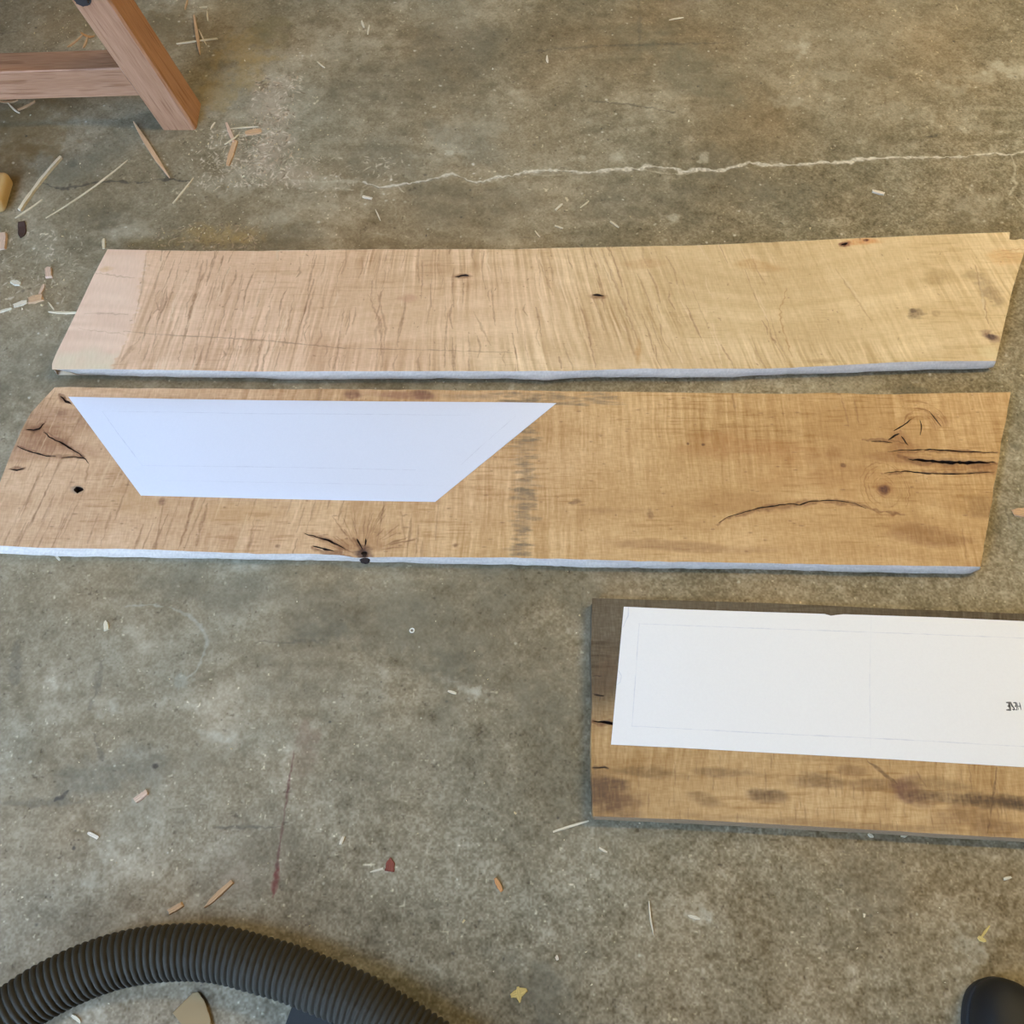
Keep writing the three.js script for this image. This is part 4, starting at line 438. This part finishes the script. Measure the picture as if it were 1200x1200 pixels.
// [name, the two ends in millimetres, width, thickness, tone, label, taper at each end, curl, height]
const litter = [
  ['wood_stick', [[-892.3, -1533.6], [-943.9, -1396.2]], 7, 6, 'pale', 'long straight pale square stick on the floor at the left', .95, .95, 0],
  ['wood_splinter', [[-759.7, -1529], [-891.2, -1379.1]], 3.2, 2, 'pale', 'very long thin pale splinter lying beside the square stick', .4, .4, 0],
  ['wood_splinter', [[-907.5, -1426.5], [-950, -1379.1]], 3.5, 2, 'pale', 'short thin splinter tucked against the end of the square stick', .5, .4, 0],
  ['wood_splinter', [[-762.3, -1626.9], [-667.6, -1477.2]], 10, 4, 'tan', 'broad pointed tan splinter in front of the bench leg', .3, .15, .02],
  ['wood_splinter', [[-623.1, -1481.6], [-653.4, -1415.7]], 4, 2, 'pale', 'small pale sliver near the tip of the broad tan splinter', .4, .6, 0],
  ['wood_splinter', [[-712.3, -1861.9], [-627.3, -1877.8]], 4, 2.5, 'pale', 'flat lying pale stick of the crossed splinters behind the leg', .8, .8, 0],
  ['wood_splinter', [[-686.1, -1947.5], [-656.6, -1825.4]], 7, 2.5, 'tan', 'wider tan splinter lying across the others behind the leg', .5, .3, 0, 3],
  ['wood_splinter', [[-671.3, -1907], [-648.5, -1859.3]], 3.5, 2, 'pale', 'shortest of the crossed splinters behind the leg', .4, .6, 0],
  ['wood_splinter', [[-708.7, -2002.5], [-709.5, -1969.4]], 4, 2, 'tan', 'thin tan splinter at the top edge above the crossed splinters', .5, .5, 0],
  ['wood_splinter', [[-660.6, -1963.9], [-654.8, -1933.9]], 3.5, 2, 'pale', 'tiny upright sliver above the crossed splinters', .6, .4, 0],
  ['wood_chip', [[-678.8, -1974.9], [-662.5, -1977.6]], 5, 2.5, 'cream', 'tiny cream chip near the top above the crossed splinters', .8, .8, 0],
  ['wood_splinter', [[-553.1, -1579.8], [-560.2, -1513.1]], 12, 3, 'tan', 'broad tan chip below the heap of pale shavings by the leg', .8, .5, 0],
  ['wood_chip', [[-576.1, -1626.9], [-554.3, -1575.1]], 8, 2.5, 'pink', 'pinkish chip on the heap of pale shavings by the leg', .6, .6, .05],
  ['wood_splinter', [[-572.1, -1568.1], [-548, -1593.8]], 4, 2, 'pale', 'pale sliver lying over the broad tan chip', .5, .5, 0, 3],
  ['wood_splinter', [[-570.8, -1612.6], [-511.5, -1619.7]], 3, 2, 'pale', 'thin horizontal splinter right of the leg foot', .5, .5, 0],
  ['wood_chip', [[-535.1, -1600.8], [-505, -1607.9]], 14, 3, 'tan', 'wide tan chip at the end of the thin horizontal splinter', .8, .8, 0],
  ['wood_splinter', [[-607, -1612.6], [-600.8, -1631.6]], 4, 2, 'white', 'tiny white sliver beside the leg foot', .5, .5, 0],
  ['wood_shaving', [[-939.9, -1848.8], [-914.8, -1888.4]], 5, 2, 'tan', 'first tan shaving behind the rail, nearest the picture edge', .5, .5, .06],
  ['wood_shaving', [[-906.9, -1846.2], [-904.2, -1880.4]], 5, 2, 'tan', 'short upright shaving behind the rail close to the leg', .6, .5, .08],
  ['wood_shaving', [[-918.9, -1891], [-887.8, -1880.4]], 6, 2, 'orange', 'curled orange shaving behind the rail touching the leg', .6, .6, .14],
  ['wood_shaving', [[-1048.3, -1687.1], [-1010.4, -1689.6]], 7, 2, 'tan', 'curled shaving under the rail at the left edge', .7, .4, .12],
  ['wood_shaving', [[-1005.2, -1665.3], [-975.5, -1689.6]], 7, 2, 'tan', 'slanting tan shaving under the rail', .7, .6, .05],
  ['wood_splinter', [[-1030.3, -1684.7], [-999.6, -1655.6]], 4, 2, 'pale', 'crossing pale sliver among the shavings under the rail', .5, .5, .05],
  ['wood_chip', [[-861.6, -1256.9], [-855.5, -1234.8]], 13, 4, 'pink', 'square pink chip left of the far slab end', .95, .95, 0],
  ['wood_chip', [[-922.8, -1224.9], [-904.2, -1219]], 11, 3.5, 'cream', 'cream round chip left of the square pink chip', .6, .6, .06],
  ['wood_chip', [[-882.2, -1181.7], [-857.3, -1189.5]], 18, 4, 'tan', 'largest tan chip in the small heap beside the far slab', .8, .8, 0],
  ['wood_chip', [[-906.1, -1170.1], [-884.9, -1179.8]], 10, 3, 'white', 'whitish flat chip beside the largest tan chip', .7, .7, 0],
  ['wood_splinter', [[-841.2, -1156.6], [-789.8, -1154.7]], 5, 2, 'pale', 'pale splinter poking under the left end of the far slab', .3, .8, 0],
  ['wood_splinter', [[-845.5, -1177.8], [-831.2, -1160.4]], 3, 2, 'pale', 'tiny sliver above the splinter that pokes under the far slab', .4, .6, 0],
  ['wood_splinter', [[-929.6, -1156.6], [-909.5, -1164.3]], 6, 2.5, 'cream', 'cream splinter at the left edge below the chip heap', .7, .4, 0],
  ['wood_chip', [[-865.1, -1197.3], [-861.7, -1219]], 7, 2.5, 'pink', 'narrow pink chip between the square and the largest chip', .7, .5, 0],
  ['wood_chip', [[-963.9, -1339], [-957.2, -1301.7]], 15, 6, 'pink', 'pinkish offcut at the left edge below the dark leaf', .95, .95, 0],
  ['wood_chip', [[-770.8, -1326.5], [-766.8, -1303.7]], 6, 3, 'pale', 'small pale chip at the back corner of the far slab', .9, .7, 0],
  ['dry_leaf', [[-934.2, -1366.4], [-926.1, -1328.6]], 17, 1.5, 'brown', 'dark brown dry leaf scrap below the square stick', .7, .2, .08],
  ['wood_chip', [[-289.2, -1433.1], [-270.7, -1427.6]], 5, 3, 'white', 'bright white chip just below the start of the crack', .9, .9, 0],
  ['wood_splinter', [[-262.4, -1400.5], [-251, -1372.7]], 2.5, 1.5, 'pale', 'thin pale sliver below the bright white chip', .5, .4, 0],
  ['wood_splinter', [[-323.7, -1933.9], [-316.8, -1912.4]], 5, 2, 'cream', 'upper of two cream slivers near the back of the floor', .7, .6, 0],
  ['wood_splinter', [[-306.3, -1920.4], [-308.1, -1891]], 4.5, 2, 'cream', 'lower of two cream slivers near the back of the floor', .6, .6, 0],
  ['wood_splinter', [[-408.6, -1807.4], [-391, -1789.4]], 3, 2, 'pale', 'short sliver between leg and crack, right of the dust', .6, .5, 0],
  ['wood_chip', [[83.6, -1398.4], [97.1, -1413.5]], 5, 3, 'cream', 'cream chip with a square end behind the far slab', .9, .7, 0],
  ['wood_splinter', [[81.3, -1360], [97.4, -1353.7]], 3, 2, 'pale', 'small sliver below the cream square-ended chip', .7, .7, 0],
  ['wood_splinter', [[43.8, -1347.4], [53.3, -1332.7]], 2.6, 1.5, 'pale', 'tiny sliver close behind the far slab edge', .6, .6, 0],
  ['wood_splinter', [[131.4, -1404.8], [148.4, -1422.2]], 3, 2, 'cream', 'slender cream sliver right of the cream square-ended chip', .8, .6, 0],
  ['wood_splinter', [[187.3, -1370.6], [202.9, -1355.8]], 4, 2, 'cream', 'cream sliver slanting down towards the far slab', .8, .6, 0],
  ['wood_splinter', [[338.6, -1936.6], [370.5, -1944.8]], 3.5, 1.5, 'pale', 'pale sliver alone at the back of the floor', .4, .4, 0],
  ['wood_chip', [[73.8, -1825.4], [75.2, -1804.8]], 5, 2, 'white', 'tiny white chip on the bare floor above the crack', .6, .4, 0],
  ['wood_chip', [[699.6, -1447.3], [721.5, -1439.6]], 7, 3.5, 'white', 'white oblong chip below the right part of the crack', .85, .9, 0],
  ['wood_chip', [[820.3, -749.6], [844.4, -751.1]], 17, 3, 'tan', 'ragged tan chip at the right edge beside the middle slab', .6, .9, 0],
  ['wood_chip', [[-540.7, -286.8], [-525, -299.5]], 9, 4, 'pink', 'oblong pink chip alone on the floor above the hose', .95, .95, 0],
  ['wood_chip', [[-599.4, -243], [-583.5, -235.4]], 5.5, 3, 'white', 'narrow white chip below the oblong pink chip', .8, .9, 0],
  ['wood_chip', [[-470, -137.9], [-452.7, -147.8]], 8, 4, 'tan', 'oblong tan chip touching the top of the hose', .95, .9, 0],
  ['wood_splinter', [[-421.6, -143.4], [-387.2, -177.8]], 8, 4, 'tan', 'tan splinter above the hose pointing at the red line', .15, .85, 0],
  ['wood_chip', [[-241.7, -226.7], [-237.6, -237.2]], 5, 3, 'white', 'small white chip right of the red floor line', .8, .8, 0],
  ['wood_splinter', [[-197.3, -190.2], [-179.8, -195.3]], 3, 2, 'cream', 'cream sliver touching the red triangle', .4, .8, 0],
  ['red_scrap', [[-170.7, -192.4], [-170.3, -208.3]], 13, 1.5, 'red', 'small red triangular scrap on the floor', 1, .1, 0],
  ['wood_splinter', [[58, -244.2], [109.3, -259.5]], 3.4, 2.5, 'pale', 'straight pale splinter beside the corner of the weathered slab', .7, .6, 0],
  ['wood_splinter', [[122.5, -222.7], [133.6, -216.9]], 3, 2, 'pale', 'short pale sliver below the corner of the weathered slab', .7, .6, 0],
  ['wood_chip', [[-23.7, -182.3], [-14.1, -164.4]], 7, 2.5, 'orange', 'orange chip on the open floor below the slabs', .5, .6, .05],
  ['wood_splinter', [[188.5, -152.2], [192.3, -108.7]], 2.4, 2, 'pale', 'upright thin splinter on the floor below the weathered slab', .7, .3, 0],
  ['wood_shaving', [[-1.1, -34.3], [19.3, -41.5]], 11, 1.5, 'yellow', 'ragged yellow shaving near the bottom of the floor', .5, .4, .05],
  ['wood_shaving', [[7.9, -44.5], [10.2, -27.1]], 8, 1.5, 'yellow', 'upright half of the ragged yellow shaving', .4, .3, .06],
  ['wood_splinter', [[649.9, -120.5], [636.6, -106.5]], 3.4, 1.5, 'yellow', 'yellow sliver on the floor behind the shoe', .5, .7, .03],
  ['wood_shaving', [[630.8, -106.5], [640.1, -101.2]], 7, 2, 'yellow', 'bright yellow curl at the end of the yellow sliver', .5, .6, .1],
  ['stone_chip', [[-631.7, -561.2], [-627.6, -545.7]], 8, 3, 'pale', 'pale pointed stone chip below the left of the middle slab', .3, 1, 0],
  ['wood_splinter', [[-732.3, -673.1], [-722.3, -664.1]], 4, 2, 'white', 'white splinter sticking out under the middle slab edge', .7, .7, 0],
  ['wood_chip', [[549.2, -239.5], [560.7, -243]], 9, 2.5, 'pale', 'crumbled pale chip against the front of the weathered slab', .5, .5, .04],
  ['wood_chip', [[503.7, -241.8], [510.2, -237.2]], 5, 2, 'pale', 'small chip left of the crumbled pale chip', .5, .5, 0],
  ['wood_chip', [[682.7, -181.1], [692.7, -183.4]], 5, 2.5, 'cream', 'cream chip by itself between shoe and weathered slab', .7, .6, 0],
  ['wood_shaving', [[240.5, -133.5], [256.5, -129.2]], 5, 1.5, 'cream', 'cream shaving in the pale smear below the weathered slab', .4, .4, .06],
  ['wood_chip', [[59.7, -83.1], [61.4, -77.8]], 4.5, 2.5, 'white', 'small white crumb above the ragged yellow shaving', .8, .6, 0],
  ['wood_splinter', [[-577.7, -10.9], [-565, -2.9]], 5, 2, 'pale', 'pale sliver inside the curve of the hose', .6, .5, .04],
  ['wood_chip', [[-96.4, -449.3], [-83.5, -445.3]], 4, 2, 'pale', 'pale sliver in the plaster smear below the middle slab', .5, .6, 0],
];
litter.forEach(([name, ends, w, t, tone, label, ta, tb, curl, lift = 0], i) => {
  const [a, b] = mm(ends), m = mesh(name, chipShape(Math.hypot(b[0] - a[0], b[1] - a[1]), w / 1000, t / 1000, i * 31 + 4, ta, tb, curl), chipMat[tone]);
  m.position.set((a[0] + b[0]) / 2, lift / 1000 + .0003, (a[1] + b[1]) / 2); m.rotation.y = -Math.atan2(b[1] - a[1], b[0] - a[0]);
  tag(m, label, { wood_stick: 'stick', wood_splinter: 'splinter', wood_chip: 'wood chip', wood_shaving: 'shaving', dry_leaf: 'leaf', red_scrap: 'scrap', stone_chip: 'stone chip' }[name]);
});
// flat scraps cut as outlines
function scrap(name, label, category, list, t, mat) {
  const o = mm(list), s = new THREE.Shape(o.map(([x, z]) => new THREE.Vector2(x, -z))), g = new THREE.ExtrudeGeometry(s, { depth: t, bevelEnabled: true, bevelSize: .0006, bevelThickness: .0004, bevelSegments: 1 }).rotateX(-Math.PI / 2).translate(0, .0006, 0);
  return tag(mesh(name, g, mat), label, category);
}
scrap('wood_offcut', 'broad flat tan offcut inside the curve of the hose', 'offcut', [[-444.6, -13.9], [-422.1, -37.3], [-415.5, -38.3], [-406.3, -29.1], [-395.8, -8.9], [-391.2, 9], [-408.2, 15], [-427.6, 3.1]], .004, new THREE.MeshStandardMaterial({ color: 0xa58a5e, map: chipGrain, roughness: .8 }));
scrap('dark_flat_patch', 'dark grey flat patch under the hose at the bottom', 'scrap', [[-297.5, 5.1], [-289, -22], [-279.5, -29.1], [-240.9, -10.9], [-224.5, 13], [-266, 20.9]], .002, chipMat.grey);  // thin dark grey outline laid flat under the hose
// a ring of white plastic on the floor
tag(mesh('small_ring', new THREE.TorusGeometry(.0032, .0011, 8, 20).rotateX(Math.PI / 2).translate(0, .0011, 0), new THREE.MeshStandardMaterial({ color: 0xe2dcc8, roughness: .6 })), 'tiny white ring lying on the floor below the middle slab', 'ring').position.set([-0.1546, -0.5457][0], 0, [-0.1546, -0.5457][1]);
// crumbs of wood that nobody could count
{
  const g = new THREE.TetrahedronGeometry(1, 0), n = 1100, im = shadows(new THREE.InstancedMesh(g, new THREE.MeshStandardMaterial({ color: 0xe0d3b2, roughness: .85 }), n)), r = rng(77), M = new THREE.Matrix4(), Q = new THREE.Quaternion(), E = new THREE.Euler(), C = new THREE.Color();
  const heaps = [[[-0.4844, -1.6412], .05, .14], [[-0.5636, -1.5821], .06, .05], [[-0.5202, -1.5018], .1, .06], [[-0.8901, -1.2269], .06, .08], [[-0.575, -1.3453], .09, .025], [[-0.9121, -1.8937], .09, .05]];
  for (let i = 0; i < n; i++) {
    let x, z; if (i % 5 < 2) { const h = heaps[i % heaps.length]; x = h[0][0] + (r() + r() - 1) * h[1] * 1.6; z = h[0][1] + (r() + r() - 1) * h[2] * 1.6; } else { x = -1.2 + r() * 2.4; z = -2.1 + r() * 2.3; }
    const a = .0008 + r() * r() * .0022; E.set(r() * 6, r() * 6, r() * 6); M.compose(new THREE.Vector3(x, a * .35, z), Q.setFromEuler(E), new THREE.Vector3(a * (1 + r()), a * .5, a)); im.setMatrixAt(i, M); im.setColorAt(i, C.setHSL(.11, .25 + r() * .2, .62 + r() * .3));
  }
  im.name = 'sawdust_crumbs'; im.userData = { kind: 'stuff', label: 'scattered pale sawdust crumbs over the concrete floor', category: 'sawdust' }; scene.add(im);
}

renderer.render(scene, camera);
